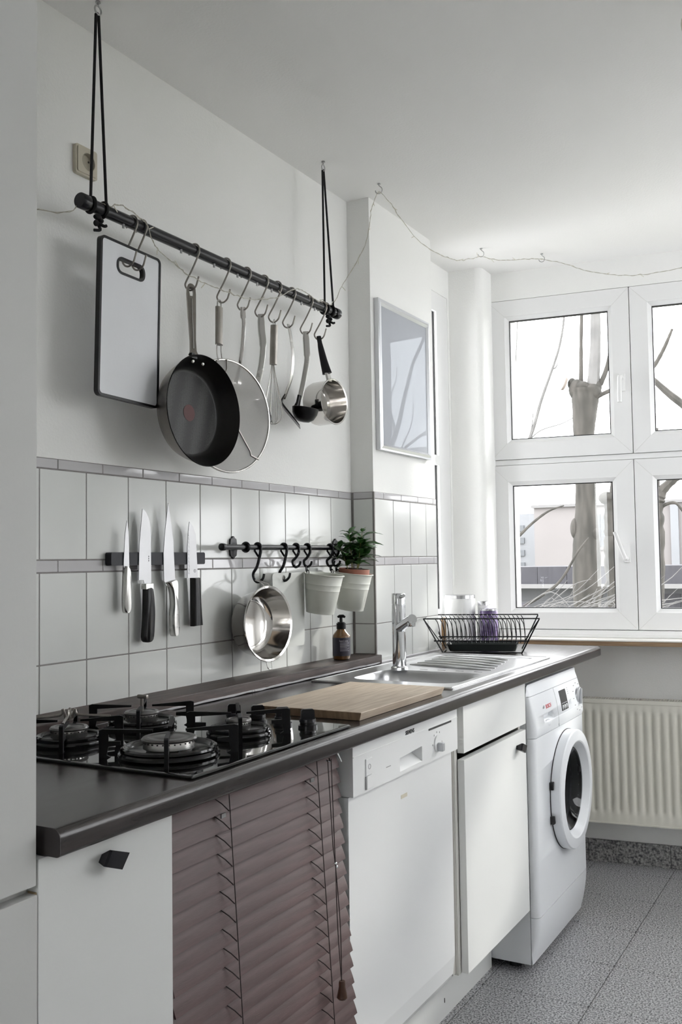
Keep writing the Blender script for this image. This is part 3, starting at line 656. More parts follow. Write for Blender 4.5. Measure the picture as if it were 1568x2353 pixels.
# soap bottle
bx_, by_ = .062, 1.165
so = thing('soap_bottle', 'amber hand soap pump bottle with a dark violet label on the plank', 'bottle', (bx_, by_, ZPL))
R = .0280
MB().lathe([(0, .002), (R*.86, .002), (R*.97, .005), (R, .012), (R, .072), (R*.97, .0765), (R*.50, .092), (R*.46, .097), (0, .097)], (bx_, by_, ZPL), seg=40).build('bottle', 'amber', so)
lb = MB(); a0 = math.atan2(-1.4253-by_, 1.5148-bx_)
arc = [a0-1.25+2.9*k/30 for k in range(31)]
lb.add([(bx_+(R+.0004)*math.cos(t), by_+(R+.0004)*math.sin(t), ZPL+z) for z in (.014, .070) for t in arc], [(k, k+1, k+32, k+31) for k in range(30)])
lab = lb.build('label', 'label', so, recalc=False)
def onb(ang, z, rr=.0007): return (bx_+(R+rr)*math.cos(ang), by_+(R+rr)*math.sin(ang), ZPL+z)
text_mb('hand soap', .0085, lambda a, b, c: onb(a0+.28+a/R, .0605+b, .0006), ext=0, sx=.82).build('lettering', 'print', so, smooth=0, recalc=False)
ln = MB()
for i, (z, e) in enumerate([(.0560, 1), (.0530, .9), (.0505, .95), (.0480, .8), (.0455, 1), (.0430, .9), (.0405, .7), (.037, .95), (.0335, .8), (.030, 1)]):
    n0 = a0-.15; ln.add([onb(n0+1.15*e*k/10, z+dz, .0006) for dz in (-.0004, .0004) for k in range(11)], [(k, k+1, k+12, k+11) for k in range(10)])
tag(ln.build('text_lines', 'print', so, smooth=0, recalc=False), kind='stuff')
MB().lathe([(0, .0955), (.0145, .0955), (.0145, .113), (.0115, .114), (.0115, .1165), (.005, .1165), (.0048, .131), (0, .131)], (bx_, by_, ZPL), seg=24).build('pump_collar', 'blackplastic', so)
pd = Vector((math.cos(a0+PI/2), math.sin(a0+PI/2), 0))
MB().tube([Vector((bx_, by_, ZPL+.132))-pd*.011, Vector((bx_, by_, ZPL+.1345))-pd*.005, Vector((bx_, by_, ZPL+.1345))+pd*.007, Vector((bx_, by_, ZPL+.131))+pd*.013], [.003, .005, .005, .003], seg=12).build('pump_head', 'blackplastic', so)

# ================================================================== WOODEN BLIND
bd = thing('venetian_blind', 'mauve brown wooden slat blind hanging under the worktop', 'blind', (.545, .01, .15))
BY0, BY1 = -.272, .268
nsl = 26; pitch = .0298
sm = None
for k in range(nsl):
    z = .850-pitch*k
    if sm is None:
        t = math.radians(66); c, s = math.cos(t), math.sin(t)
        pr = []
        for q in range(7):
            a = -.0200+.040*q/6; pr.append((a, .0016*(1-(a/.0200)**2)))
        pr += [(a, b-.0026) for a, b in pr[::-1]]
        o = MB().prism([(b*s+a*c, -a*s+b*c) for a, b in pr], BY0, BY1, lambda a, b, cc: (a, cc, b)).build('slat', 'blind', bd, smooth=40); sm = o.data
    else: o = link('slat', sm, bd)
    o.location = Vector((.548+.002*k, .0012*math.sin(k*1.7)+0, z))-Vector((.545, .01, .15))
    o.rotation_euler = (random.uniform(-.003, .003), 0, 0)
for y in (-.134, .150):
    MB().tube([(.5665, y+.012, .866), (.6175, y+.012, .09)], .0009, seg=5).tube([(.530, y-.010, .866), (.582, y-.010, .09)], .0009, seg=5).build('ladder_cord', 'cordbrown', bd)
    rg = MB()
    for k in range(nsl):
        z = .850-pitch*k; rg.tube([(.566+.002*k, y+.012, z-.014), (.558+.002*k, y+.004, z-.002), (.538+.002*k, y-.010, z+.016)], .0010, seg=5)
    tag(rg.build('ladder_rung', 'cordbrown', bd), kind='stuff')
    MB().box(.5585, .5615, y-.002, y+.010, .826, .833).build('clip', 'zinc', bd)
MB().tube([(.577, .186, .862), (.586, .186, .70), (.589, .190, .66)], .0009, seg=5).tube([(.577, .199, .862), (.586, .192, .70), (.589, .190, .66)], .0009, seg=5).tube(bez([(.589, .190, .66), (.597, .190, .56), (.602, .184, .48), (.604, .180, .452)], 6), .0009, seg=5).tube(bez([(.589, .190, .66), (.597, .180, .56), (.602, .180, .48), (.604, .180, .452)], 6), .0009, seg=5).build('pull_cord', 'cordbrown', bd)
for dz in (0, -.007): MB().ell((.589, .190-dz*.5, .667+dz), (.003, .0035, .003), 8, 6).build('bead', 'chrome', bd)
MB().lathe([(0, .030), (.0055, .030), (.0065, .026), (.0062, .020), (.0105, 0), (.008, -.003), (0, -.003)], (.605, .180, .424), seg=18).build('tassel', 'tassel', bd)
MB().tube([(.572, .187, .861), (.578, .193, .858), (.572, .200, .862)], .0016, seg=6).tube([(.574, .228, .868), (.578, .236, .850)], .0022, seg=8).build('cord_guide', 'chrome', bd)

# ================================================================== KNIVES
kr = thing('magnetic_knife_rack', 'black magnetic knife bar screwed to the tiled wall', 'knife rack', (.01, .365, 1.243))
MB().prism(rrect(.193, .536, 1.2425, 1.2725, .005, 4), .0008, .019, YZ).build('bar', 'rackblack', kr, smooth=30)
KX = .0195
def knife(label, blade, spine_dx, handle, hmat, extra=None, htk=.008):
    y0 = sum(p[0] for p in blade)/len(blade); zmin = min(p[1] for p in handle)
    k = thing('kitchen_knife', label, 'knife', (KX+.003, y0, zmin), group=None)
    MB().prism(blade, KX, KX+.0019, YZ).build('blade', 'blade', k, smooth=0)
    n = len(handle); cy = sum(p[0] for p in handle)/n; cz = sum(p[1] for p in handle)/n
    vs = []; hx = KX+.001
    for dx, sc in ((-htk, .86), (-htk*.55, .99), (htk*.55, .99), (htk, .86)):
        vs += [(hx+dx, cy+(a-cy)*(sc if sc > .9 else .70), cz+(b-cz)*(1 if sc > .9 else .985)) for a, b in handle]
    fs = [(j*n+i, j*n+(i+1) % n, (j+1)*n+(i+1) % n, (j+1)*n+i) for j in range(3) for i in range(n)]+[tuple(range(n)), tuple(3*n+i for i in range(n))]
    MB().add(vs, fs).build('handle', hmat, k, smooth=50)
    return k
def smoothpoly(p, n=5): 
    q = bez([(a, b, 0) for a, b in p+[p[0]]], n)[:-1]; return [(v.x, v.y) for v in q]
knife('small steel paring knife with a slim curved steel handle', [(.2425, 1.345), (.2475, 1.32), (.2495, 1.24), (.2485, 1.226), (.2310, 1.238), (.2315, 1.255), (.2365, 1.315)], 0,
      smoothpoly([(.2345, 1.241), (.2485, 1.232), (.2520, 1.20), (.2525, 1.155), (.2465, 1.137), (.2330, 1.136), (.2285, 1.16), (.2315, 1.205)]), 'steel', htk=.0075)
k2 = knife('broad chef knife with a black handle and steel ferrule', [(.296, 1.374), (.308, 1.367), (.319, 1.350), (.3245, 1.325), (.325, 1.200), (.301, 1.200), (.298, 1.2075), (.2815, 1.2085), (.2845, 1.29)], 0,
      smoothpoly([(.3010, 1.188), (.3245, 1.187), (.3330, 1.15), (.3335, 1.115), (.3255, 1.068), (.2955, 1.068), (.2985, 1.12)], 4), 'blackplastic', htk=.009)
MB().box(KX-.007, KX+.009, .2995, .3255, 1.186, 1.199, bev=.001).build('ferrule', 'steel', k2)
MB().box(KX+.0018, KX+.0022, .3155, .3175, 1.251, 1.2545).box(KX+.0018, KX+.0022, .3155, .3175, 1.256, 1.2595).box(KX+.0018, KX+.0022, .3155, .3175, 1.261, 1.2645).build('stamp', 'blackprint', k2, smooth=0)
knife('long pointed carving knife with a bent polished steel handle', [(.3895, 1.392), (.396, 1.36), (.407, 1.30), (.4135, 1.205), (.4145, 1.190), (.380, 1.192), (.3720, 1.204), (.3705, 1.27), (.378, 1.33)], 0,
      smoothpoly([(.378, 1.200), (.4150, 1.203), (.4175, 1.16), (.4245, 1.11), (.4225, 1.078), (.4110, 1.069), (.4015, 1.076), (.3985, 1.115), (.4020, 1.15), (.3960, 1.182)], 5), 'steel', htk=.009)
k4 = knife('hollow ground santoku knife with a plain black handle', [(.471, 1.349), (.484, 1.338), (.495, 1.318), (.503, 1.21), (.4615, 1.209), (.4620, 1.28), (.466, 1.325)], 0,
      [(.4790, 1.2085), (.503, 1.209), (.5165, 1.089), (.4790, 1.088)], 'blackplastic', htk=.0095)
dm = MB()
for i in range(11): dm.ell((KX+.0019, .4675+.0008*math.sin(i), 1.222+i*.0095), (.0007, .0022, .0042), 8, 6)
tag(dm.build('hollow', 'blade', k4), kind='stuff')
MB().lathe([(.0030, 0), (.0040, 0), (.0040, .0004), (.0030, .0004)], (KX+.0018, .491, 1.226), (1, 0, 0), 16, closed=True).build('stamp', 'greyprint', k4, smooth=0)

# ================================================================== WALL RAIL WITH HOOKS
RX0, RZ = .045, 1.286
ra = thing('wall_rail', 'short black utensil rail with scalloped brackets on the tiles', 'rail', (RX0, .95, RZ))
MB().tube([(RX0, .580, RZ), (RX0, 1.330, RZ)], .0072, seg=16).build('rod', 'blackmatte', ra)
for y in (.577, 1.333): MB().lathe([(0, -.006), (.0095, -.006), (.0100, 0), (.0095, .006), (0, .006)], (RX0, y, RZ), (0, 1, 0), 18).build('end_cap', 'blackmatte', ra)
for y in (.680, 1.238):
    sc = []
    for k in range(40):
        t = 2*PI*k/40; rr = 1+.06*math.cos(8*t); sc.append((y+.017*rr*math.cos(t), RZ+.029*rr*math.sin(t)))
    br = MB().prism(sc, .0005, .006, YZ).build('bracket', 'blackmatte', ra, smooth=30)
    MB().tube([(.005, y, RZ), (.035, y, RZ)], .0055, seg=12).tube([(RX0+.0108*math.cos(t), y, RZ+.0108*math.sin(t)) for t in [2*PI*k/20 for k in range(20)]], .0045, seg=8, closed=True).build('bracket_arm', 'blackmatte', br)
def railhook(y, drop, r, label, group=None):
    p = []
    for k in range(9): t = math.radians(225-28*k); p.append((RX0+.0105*math.cos(t), y, RZ+.0105*math.sin(t)))
    zb = RZ-drop
    p += [(RX0+.009, y, RZ-.016), (RX0-.002, y, RZ-drop*.55), (RX0-.012*r, y, zb+.020*r), (RX0-.011*r, y, zb+.008*r), (RX0-.004*r, y, zb), (RX0+.006*r, y, zb+.001), (RX0+.014*r, y, zb+.008*r), (RX0+.017*r, y, zb+.018*r)]
    q = bez(p, 4); rad = [.0034+.0008*math.sin(PI*min(1, i/len(q))) for i in range(len(q))]
    h = MB().tube(q, rad, seg=9).tube([(RX0-.0105, y, RZ-.008), (RX0-.004, y, RZ-.017), (RX0+.002, y, RZ-.025)], .003, seg=8)
    return tag(h.build('rail_hook', 'blackmatte'), label, 'hook', group)
railhook(.736, .094, 1.2, 'long black rail hook carrying the round steel cake tin')
railhook(.868, .094, 1.2, 'long black rail hook carrying the thin pale board')
railhook(.933, .056, .9, 'short empty black rail hook')
railhook(.996, .056, .9, 'short black rail hook carrying the empty cream bucket')
railhook(1.132, .056, .9, 'short black rail hook of the plant bucket, on the side of the empty bucket')
railhook(1.168, .056, .9, 'short black rail hook of the plant bucket, half hidden behind its leaves')

# round steel tin hanging on its wire loop
tn = thing('cake_tin', 'round polished steel tin with wire loops hanging on the rail', 'tin', (.055, .722, .98))
ax = Vector((1, -.10, .03)).normalized(); oc = Vector((.090, .717, 1.081))
MB().lathe([(0, -.066), (.066, -.066), (.080, -.060), (.083, -.054), (.0955, -.004), (.1000, 0), (.1015, .0015), (.1000, .003), (.0945, .001), (.0815, -.050), (.076, -.057), (.060, -.0625), (0, -.0625)], oc, ax, 72).build('pan', 'mirrorsteel', tn)
MB().lathe([(.060, -.0635), (.0615, -.0612), (.063, -.0628)], oc, ax, 64).build('base_ridge', 'steel', tn)
tz = lambda dx, dy, dz: (oc.x+dx, oc.y+dy, oc.z+dz)
MB().tube(bez([tz(-.002, -.012, .096), tz(-.012, -.011, .108), tz(-.040, .0, .1165), tz(-.014, .015, .108), tz(-.002, .016, .096)], 6), .0014, seg=7).build('wire_loop', 'steel', tn)
MB().tube(bez([tz(-.002, -.010, -.097), tz(.002, -.007, -.117), tz(.002, .004, -.121), tz(.002, .013, -.117), tz(-.002, .014, -.097)], 6), .0014, seg=7).build('wire_loop', 'steel', tn)
# thin pale board
tb = thing('chopping_board', 'thin pale grey-green plastic board hanging on the rail', 'chopping board', (.035, .893, 1.0))
MB().prism(rrect(.809, .977, 1.002, 1.214, .010, 4), .0395, .0445, YZ, holes=[circ(.868, 1.199, .008, 16)[::-1]]).build('board', 'palegrey', tb, smooth=30)
# buckets
def bucket(yc, label, group):
    b = thing('bucket', label, 'bucket', (.092, yc, 1.095), group=group)
    th = math.radians(7.5); R4 = Matrix.Translation((.092, yc, 1.205)) @ Matrix.Rotation(th, 4, 'Y')
    prof = [(0, -.113), (.039, -.113), (.0415, -.112), (.0425, -.103), (.0432, -.102), (.0510, -.044), (.0522, -.0435), (.0515, -.042), (.0535, -.027), (.0547, -.0265), (.0540, -.025), (.0575, 0)]
    prof += [(.0605, .000), (.0622, .0018), (.0605, .0036), (.0570, .003), (.0558, -.004), (.041, -.109), (0, -.109)]
    MB().lathe(prof, seg=48).xf(R4).build('pail', 'bucket', b)
    return b, R4
b1, _ = bucket(1.012, 'empty cream enamel bucket hanging by a black chain from the rail', None)
MB().tube([(.048, .986+.0035*math.sin(t), 1.2245+.009*math.cos(t)) for t in [2*PI*k/14 for k in range(14)]], .0017, seg=6, closed=True).tube([(.0505+.0035*math.sin(t), .990, 1.211+.009*math.cos(t)) for t in [2*PI*k/14 for k in range(14)]], .0017, seg=6, closed=True).tube(bez([(.052, .990, 1.206), (.046, .990, 1.196), (.040, .992, 1.19), (.048, .996, 1.185)], 5), .002, seg=6).build('chain', 'blackmatte', b1)
b2, R4 = bucket(1.197, 'cream enamel bucket with a potted plant hanging from the rail', None)
for y in (1.132, 1.168): MB().tube([(.046, y+.0035*math.sin(t), 1.2245+.009*math.cos(t)) for t in [2*PI*k/14 for k in range(14)]], .0017, seg=6, closed=True).tube([(.050+.0035*math.sin(t), y+.003, 1.211+.009*math.cos(t)) for t in [2*PI*k/14 for k in range(14)]], .0017, seg=6, closed=True).build('chain', 'blackmatte', b2)
# plant
pt = thing('potted_plant', 'young coffee plant with glossy dark leaves in a terracotta pot inside a bucket', 'plant', (.092, 1.197, 1.11))
R5 = Matrix.Translation((.092, 1.197, 1.198)) @ Matrix.Rotation(math.radians(5.5), 4, 'Y')
MB().lathe([(0, -.085), (.034, -.085), (.0465, .004), (.0475, .004), (.0480, .022), (.0465, .023), (.0455, .018), (.045, .012), (0, .012)], seg=40).xf(R5).build('pot', 'terracotta', pt)
sd = MB()
rings = [(0, .022), (.012, .021), (.024, .0225), (.034, .020), (.0445, .018)]
vs = []; fs = []
for i, (r, z) in enumerate(rings):
    for k in range(22): a = 2*PI*k/22; vs.append((r*math.cos(a), r*math.sin(a), z+random.uniform(-.003, .004)))
for i in range(4):
    for k in range(22): fs.append((i*22+k, i*22+(k+1) % 22, (i+1)*22+(k+1) % 22, (i+1)*22+k))
sd.add(vs, fs).xf(R5).build('soil', 'soil', pt)
def leafmesh():
    m = MB(); NL, NW = 9, 4; vs = []
    for i in range(NL+1):
        t = i/NL; wdt = (math.sin(PI*t**.85)**.9)*.225*(1-.25*t); 
        if i == NL: wdt = .004
        if i == 0: wdt = .012
        for j in range(NW+1):
            s = -1+2*j/NW
            vs.append((t, s*wdt, .10*math.sin(PI*t*.9)-.26*t*t+.07*abs(s)*wdt*4+.012*math.sin(t*22)*abs(s)))
    fs = [(i*(NW+1)+j, (i+1)*(NW+1)+j, (i+1)*(NW+1)+j+1, i*(NW+1)+j+1) for i in range(NL) for j in range(NW)]
    return m.add(vs, fs)
lf = None
stems = [(-.006, -.012, .118), (.012, .008, .125), (.022, -.018, .090), (-.020, .016, .095), (.004, .026, .085), (-.018, -.026, .075)]
rnd = random.Random(11)
base = Vector((.094, 1.197, 1.210))
for si, (dx, dy, hh) in enumerate(stems):
    top = base+Vector((dx*1.6+.004, dy*1.6, hh))
    p0 = base+Vector((dx*.6, dy*.6, 0)); MB().tube([p0, (p0+top)/2+Vector((.003, -.002, 0)), top], [.0016, .0014, .0010], seg=6).build('stem', 'stem', pt)
    nl = 6 if hh > .1 else 5
    for lv in range(nl):
        f = .25+.75*lv/(nl-1); c = p0.lerp(top, f); L0 = (.088-.026*f)*rnd.uniform(.85, 1.2)
        if lv == nl-1: L0 *= .72
        for sd_ in (0, 1):
            az = si*1.1+lv*1.45+sd_*PI+rnd.uniform(-.35, .35)
            if L0 > .03 and math.cos(az) < -.2: L0 *= .85
            el = rnd.uniform(-.05, .45)+.35*f
            mx = Matrix.Rotation(az, 4, 'Z') @ Matrix.Rotation(-el, 4, 'Y') @ Matrix.Rotation(rnd.uniform(-.4, .4), 4, 'X') @ Matrix.Diagonal((L0, L0, L0, 1))
            if lf is None: o = leafmesh().build('leaf', 'leaf', pt, recalc=False, smooth=180); lf = o.data
            else: o = link('leaf', lf, pt)
            o.matrix_local = Matrix.Translation(c-Vector((.092, 1.197, 1.11))) @ mx

# ================================================================== SOCKET
sc = thing('wall_socket', 'beige wall socket high on the white wall', 'socket', (0, .13, 2.11))
MB().prism(rrect(.0975, .1635, 2.112, 2.178, .005, 4), -.0028, .007, YZ, holes=[circ(.1345, 2.1455, .0205, 32)]).prism(rrect(.1020, .1590, 2.1165, 2.1735, .003, 3), .007, .0095, YZ, holes=[circ(.1345, 2.1455, .0205, 32)]).build('cover', 'beige', sc, smooth=30)
MB().lathe([(.0206, .0005), (.0190, .0005), (.0178, -.0095), (0, -.0095)], (.0090, .1345, 2.1455), (1, 0, 0), 32).build('recess', 'beige_d', sc)
MB().lathe([(0, 0), (.0024, 0), (.0024, .0006), (0, .0006)], (-.0002, .1255, 2.1405), (1, 0, 0), 10).lathe([(0, 0), (.0024, 0), (.0024, .0006), (0, .0006)], (-.0002, .1435, 2.1505), (1, 0, 0), 10).build('pin_hole', 'slot', sc)

# ================================================================== HANGING POT BAR
BX, BZ = .097, 2.0035
hbar = thing('hanging_pot_rail', 'long black tube hung from the ceiling on black cords', 'pot rail', (BX, .56, BZ))
MB().tube([(BX, .036, BZ), (BX, 1.092, BZ)], .0135, seg=24).build('tube', 'blackmatte', hbar)
for y, s in ((.028, -1), (1.098, 1)): MB().lathe([(0, -.012), (.0150, -.012), (.0165, -.010), (.0165, .010), (.0155, .012), (0, .012)], (BX, y, BZ), (0, 1, 0), 26).build('end_cap', 'blackmatte', hbar)
for y in (.145, .345, .475, .575, .665, .735, .89, .965): MB().lathe([(0, 0), (.0028, 0), (.0028, .009), (0, .009)], (BX+.004, y, BZ-.022), seg=8).build('screw', 'zinc', hbar)
def ceil_hook(x, y, label, group=None, small=False):
    h = MB()
    if not small:
        h.tube([(x, y, H+.002), (x, y, H-.010)], .0022, seg=8).lathe([(0, 0), (.006, 0), (.005, .003), (0, .003)], (x, y, H-.003), seg=12)
        h.tube([(x, y+.0095*math.sin(t), H-.0195+.0095*math.cos(t)) for t in [math.radians(5+350*k/20) for k in range(21)]], .0020, seg=8)
    else:
        h.lathe([(0, 0), (.006, 0), (.0045, .002), (0, .002)], (x, y, H-.002), seg=12)
        h.tube(bez([(x, y, H), (x, y, H-.006), (x+.009, y+.003, H-.016), (x+.008, y+.003, H-.028), (x, y, H-.033), (x-.009, y-.003, H-.029), (x-.011, y-.004, H-.022)], 5), .0015, seg=8)
    return tag(h.build('ceiling_hook', 'zinc'), label, 'hook', group)
ceil_hook(.097, .072, 'round screw eye in the ceiling holding the cord over the socket'); ceil_hook(.096, 1.036, 'round screw eye in the ceiling holding the far pot rail cord')
for yt, ya, yb, lab in ((.072, .047, .083, 'black cord loop in front of the wall socket, tied round the pot rail'), (1.036, 1.028, 1.062, 'black cord loop at the saucepan end, tied round the pot rail')):
    rp = thing('cord', lab, 'cord', (BX, yt, BZ))
    loop = [(BX, yt-.002, H-.030), (BX, ya, BZ+.012)]
    r = MB().tube([(BX-.002, yt-.004, H-.029), (BX+.002, ya, BZ+.015)], .0032, seg=8).tube([(BX-.002, yt+.004, H-.029), (BX+.012, yb, BZ+.010)], .0032, seg=8).tube([(BX-.002, yt-.004, H-.029), (BX-.002, yt, H-.0262), (BX-.002, yt+.004, H-.029)], .0032, seg=8)
    for y in (ya, yb): r.tube([(BX+.0165*math.cos(t), y+.004*math.sin(t*.5), BZ+.0165*math.sin(t)) for t in [2*PI*k/18 for k in range(18)]], .0031, seg=7, closed=True)
    r.build('strands', 'blackrope', rp)
    kn_ = MB().ell((BX+.004, (ya+yb)/2, BZ-.022), (.008, .010, .006)).ell((BX+.007, (ya+yb)/2+.006, BZ-.029), (.007, .007, .006)).ell((BX+.004, (ya+yb)/2-.004, BZ-.036), (.006, .006, .007))
    kn_.tube(bez([(BX+.004, (ya+yb)/2, BZ-.036), (BX+.006, (ya+yb)/2+.006, BZ-.048), (BX+.002, (ya+yb)/2-.008, BZ-.052)], 5), .0034, seg=8).tube(bez([(BX+.004, (ya+yb)/2, BZ-.034), (BX+.016, (ya+yb)/2+.006, BZ-.042), (BX+.018, (ya+yb)/2+.012, BZ-.040)], 5), .0034, seg=8)
    kn_.build('knot', 'blackrope', rp)
# S hooks
def shook(y, label, group=None):
    p = []
    for k in range(8): t = math.radians(212-30*k); p.append((BX+.0163*math.cos(t), y, BZ+.0163*math.sin(t)))
    p += [(BX+.014, y, BZ-.012), (BX-.006, y, BZ-.046), (BX-.024, y, BZ-.072), (BX-.027, y, BZ-.082), (BX-.020, y, BZ-.093), (BX-.008, y, BZ-.0965), (BX+.004, y, BZ-.090), (BX+.010, y, BZ-.078), (BX+.014, y, BZ-.066)]
    return tag(MB().tube(bez(p, 4), .0022, seg=8).build('s_hook', 'steel_d'), label, 'hook', group)
HK = [.176, .208, .399, .528, .618, .700, .766, .839, .934, 1.014]
hl = ['steel S-hook of the hanging white board, next to the knotted cord', 'steel S-hook of the hanging white board, next to the frying pan hook', 'steel S-hook carrying the black frying pan', 'steel S-hook carrying the splatter screen', 'steel S-hook carrying the slotted steel skimmer', 'steel S-hook carrying the black headed serving spoon', 'steel S-hook carrying the wire whisk', 'steel S-hook carrying the black turner', 'steel S-hook carrying the black soup ladle', 'steel S-hook carrying the small steel saucepan']
for i, (y, l) in enumerate(zip(HK, hl)): shook(y, l)
HX, HB = BX-.009, BZ-.0945       # resting point of the hooks

# white cutting board with black rim
cb = thing('cutting_board', 'white plastic cutting board with black rim hanging from the pot rail', 'chopping board', (.088, .178, 1.60))
Mb = Matrix.Translation((.0865, .1775, 1.777)) @ Matrix.Rotation(math.radians(-1.9), 4, 'X') @ Matrix.Rotation(math.radians(-1.2), 4, 'Z')
LB = lambda a, b, c: tuple(Mb @ Vector((c, a, b)))
o_ = rrect(-.096, .096, -.175, .175, .012, 5); i_ = rrect(-.0905, .0905, -.1695, .1695, .008, 5); s_ = rrect(-.046, .044, .104, .143, .0170, 6); s2_ = rrect(-.0405, .0385, .1095, .1375, .0115, 6)
MB().prism(i_, -.0045, .0045, LB, holes=[s_[::-1]]).build('panel', 'hdpe', cb, smooth=30)
MB().prism(o_, -.0062, .0062, LB, holes=[i_[::-1]]).build('rim', 'blackplastic', cb, smooth=30)
MB().prism(s_, -.0060, .0060, LB, holes=[s2_[::-1]]).build('slot_rim', 'blackplastic', cb, smooth=30)

# frying pan
fpn = thing('frying_pan', 'black non-stick frying pan with steel handle hanging from the pot rail', 'pan', (.10, .385, 1.47))
fa = Vector((1, -.05, .015)).normalized(); fc = Vector((.146, .372, 1.604))
MB().lathe([(.1310, .0), (.1325, .001), (.1310, .0025), (.1270, -.006), (.1130, -.036), (.1060, -.0455), (.1000, -.0480), (0, -.0485)], fc, fa, 72).build('inside', 'nonstick', fpn)
MB().lathe([(.1312, .0), (.1180, -.034), (.1105, -.0485), (.1030, -.0525), (.098, -.0535), (0, -.0535)], fc, fa, 72).build('outside', 'steel_d', fpn)
MB().lathe([(0, 0), (.0985, 0), (.0985, .0005), (0, .0005)], fc-fa*.0484, fa, 56).build('dotted_base', 'dotted', fpn)
MB().lathe([(0, 0), (.020, 0), (.020, .0006), (0, .0006)], fc-fa*.0479, fa, 32).build('heat_spot', 'redspot', fpn)
for dy in (-.017, .021): MB().ell(fc+Vector((-.013, dy-.010, .1150)), (.004, .0055, .0055), 10, 8).build('rivet', 'steel', fpn)
ht = Vector((HX-.004, .402, HB+.013)); hbm = Vector((.134, .346, 1.733)); hd_ = hbm-ht; hl_ = hd_.length; hd_.normalize()
hw = Vector((.545, .838, 0)); hw = (hw-hd_*hw.dot(hd_)).normalized(); hn = hd_.cross(hw)
HF = lambda a, b, c: tuple(ht+hd_*b+hw*a+hn*c)
hout = [(-.0075, .003), (-.0105, .012), (-.0112, .03), (-.0095, .09), (-.0068, hl_*.80), (-.0075, hl_*.95), (-.0115, hl_), (.0115, hl_), (.0075, hl_*.95), (.0068, hl_*.80), (.0095, .09), (.0112, .03), (.0105, .012), (.0075, .003), (.003, -.001), (-.003, -.001)]
hslot = [(-.0045, .010), (.0045, .010), (.0055, .022), (.0040, .036), (-.0040, .036), (-.0055, .022)]
MB().prism(hout, -.0040, .0040, HF, holes=[hslot]).build('handle', 'steel_d', fpn, smooth=40)
MB().tube([HF(0, .045, .0042), HF(0, hl_*.93, .0042)], .0022, seg=8).build('handle_groove', 'steel', fpn)
MB().box(-.004, .004, -.010, .010, -.008, .004, fn=lambda c: (hbm.x+c.x, hbm.y+c.y, hbm.z+c.z)).build('handle_gap', 'blackplastic', fpn)

# splatter screen
ss = thing('splatter_screen', 'round steel mesh splatter screen hanging behind the frying pan', 'splatter screen', (.085, .53, 1.47))
sa = Vector((1, -.22, 0)).normalized(); scn = Vector((.100, .530, 1.6155)); sv = Vector((.22, 1, 0)).normalized()
MB().tube([scn+sv*(.1425*math.cos(t))+Vector((0, 0, .1425*math.sin(t))) for t in [2*PI*k/72 for k in range(72)]], .0032, seg=8, closed=True).build('rim', 'steel', ss)
MB().lathe([(0, 0), (.07, 0), (.1425, 0), (.1425, .0006), (.07, .0006), (0, .0006)], scn, sa, 64).build('gauze', 'gauze', ss)
wv = lambda a, b: scn+sv*a+Vector((.004, 0, b))
MB().tube([wv(-.040, .136), wv(-.042, .115), wv(-.046, .106), wv(-.054, .098)], .0022, seg=6).build('foot_wire', 'steel_d', ss)
MB().tube([wv(-.008, .142), wv(-.008, .118), wv(-.013, .108), wv(-.008, .098), wv(.002, .090), wv(.004, .060)], .0022, seg=6).build('foot_wire', 'steel_d', ss)
MB().tube([wv(.020, -.02), wv(.062, -.075), wv(.070, -.085), wv(.072, -.095), wv(.100, -.104)], .0022, seg=6).build('foot_wire', 'steel_d', ss)
sh = MB()
for sgn in (-1, 1):
    sh.tube(bez([(.082, .521+sgn*.006, 1.908), (.082, .520+sgn*.008, 1.895), (.090, .507+sgn*.009, 1.78), (.0965, .505+sgn*.010, 1.753)], 5), .0019, seg=7)
sh.tube([(.082, .521+.006*math.cos(t), 1.908+.005*math.sin(t)) for t in [PI*k/8 for k in range(9)]], .0019, seg=7)
sh.build('handle_wire', 'steel', ss)
MB().tube([(.0825, .519, 1.893), (.0890, .5085, 1.795)], .0125, seg=18, prof=[(.62*math.cos(2*PI*k/18), math.sin(2*PI*k/18)) for k in range(18)], ref=(1, 0, 0)).build('grip', 'steel_d', ss)

# skimmer
sm_ = thing('skimmer', 'polished steel ladle skimmer hanging behind the splatter screen', 'skimmer', (.087, .612, 1.68))
flat = [(.22*math.cos(2*PI*k/12), math.sin(2*PI*k/12)) for k in range(12)]; FR = (.55, -.83, 0)
MB().tube(bez([(HX, .616, HB+.006), (HX, .616, 1.895), (HX+.002, .616, 1.865), (HX-.006, .618, 1.80), (.066, .624, 1.748), (.052, .632, 1.722)], 6), [.0070]*5+[.0075]*4+[.0050]*22, seg=12, prof=flat, ref=FR).build('handle', 'mirrorsteel', sm_)
MB().lathe([(.044, 0), (.0425, .0015), (.036, -.009), (.022, -.017), (0, -.020), (0, -.0215), (.023, -.0185), (.0375, -.010), (.044, 0)], (.072, .650, 1.704), (.70, -.10, .70), 36).build('bowl', 'mirrorsteel', sm_)
MB().lathe([(.0302, 0), (.0312, .0006), (.0322, 0)], (.063, .652, 1.6965), (.70, -.10, .70), 36).build('rim_line', 'steel_d', sm_)
# serving spoon
sn = thing('serving_spoon', 'serving spoon with steel handle and black oval head', 'spoon', (.087, .70, 1.62))
MB().tube(bez([(HX, .700, HB+.006), (HX+.002, .700, 1.87), (HX+.006, .700, 1.83), (HX+.002, .698, 1.78), (.078, .695, 1.725), (.074, .695, 1.70)], 6), [.0085]*3+[.0096]*10+[.0078]*18, seg=12, prof=flat, ref=FR).build('handle', 'steel', sn)
MB().ell((.086, .702, 1.663), (.0085, .026, .050), 18, 12, Matrix.Rotation(math.radians(10), 3, 'X') @ Matrix.Rotation(math.radians(-26), 3, 'Y')).build('head', 'blackplastic', sn)
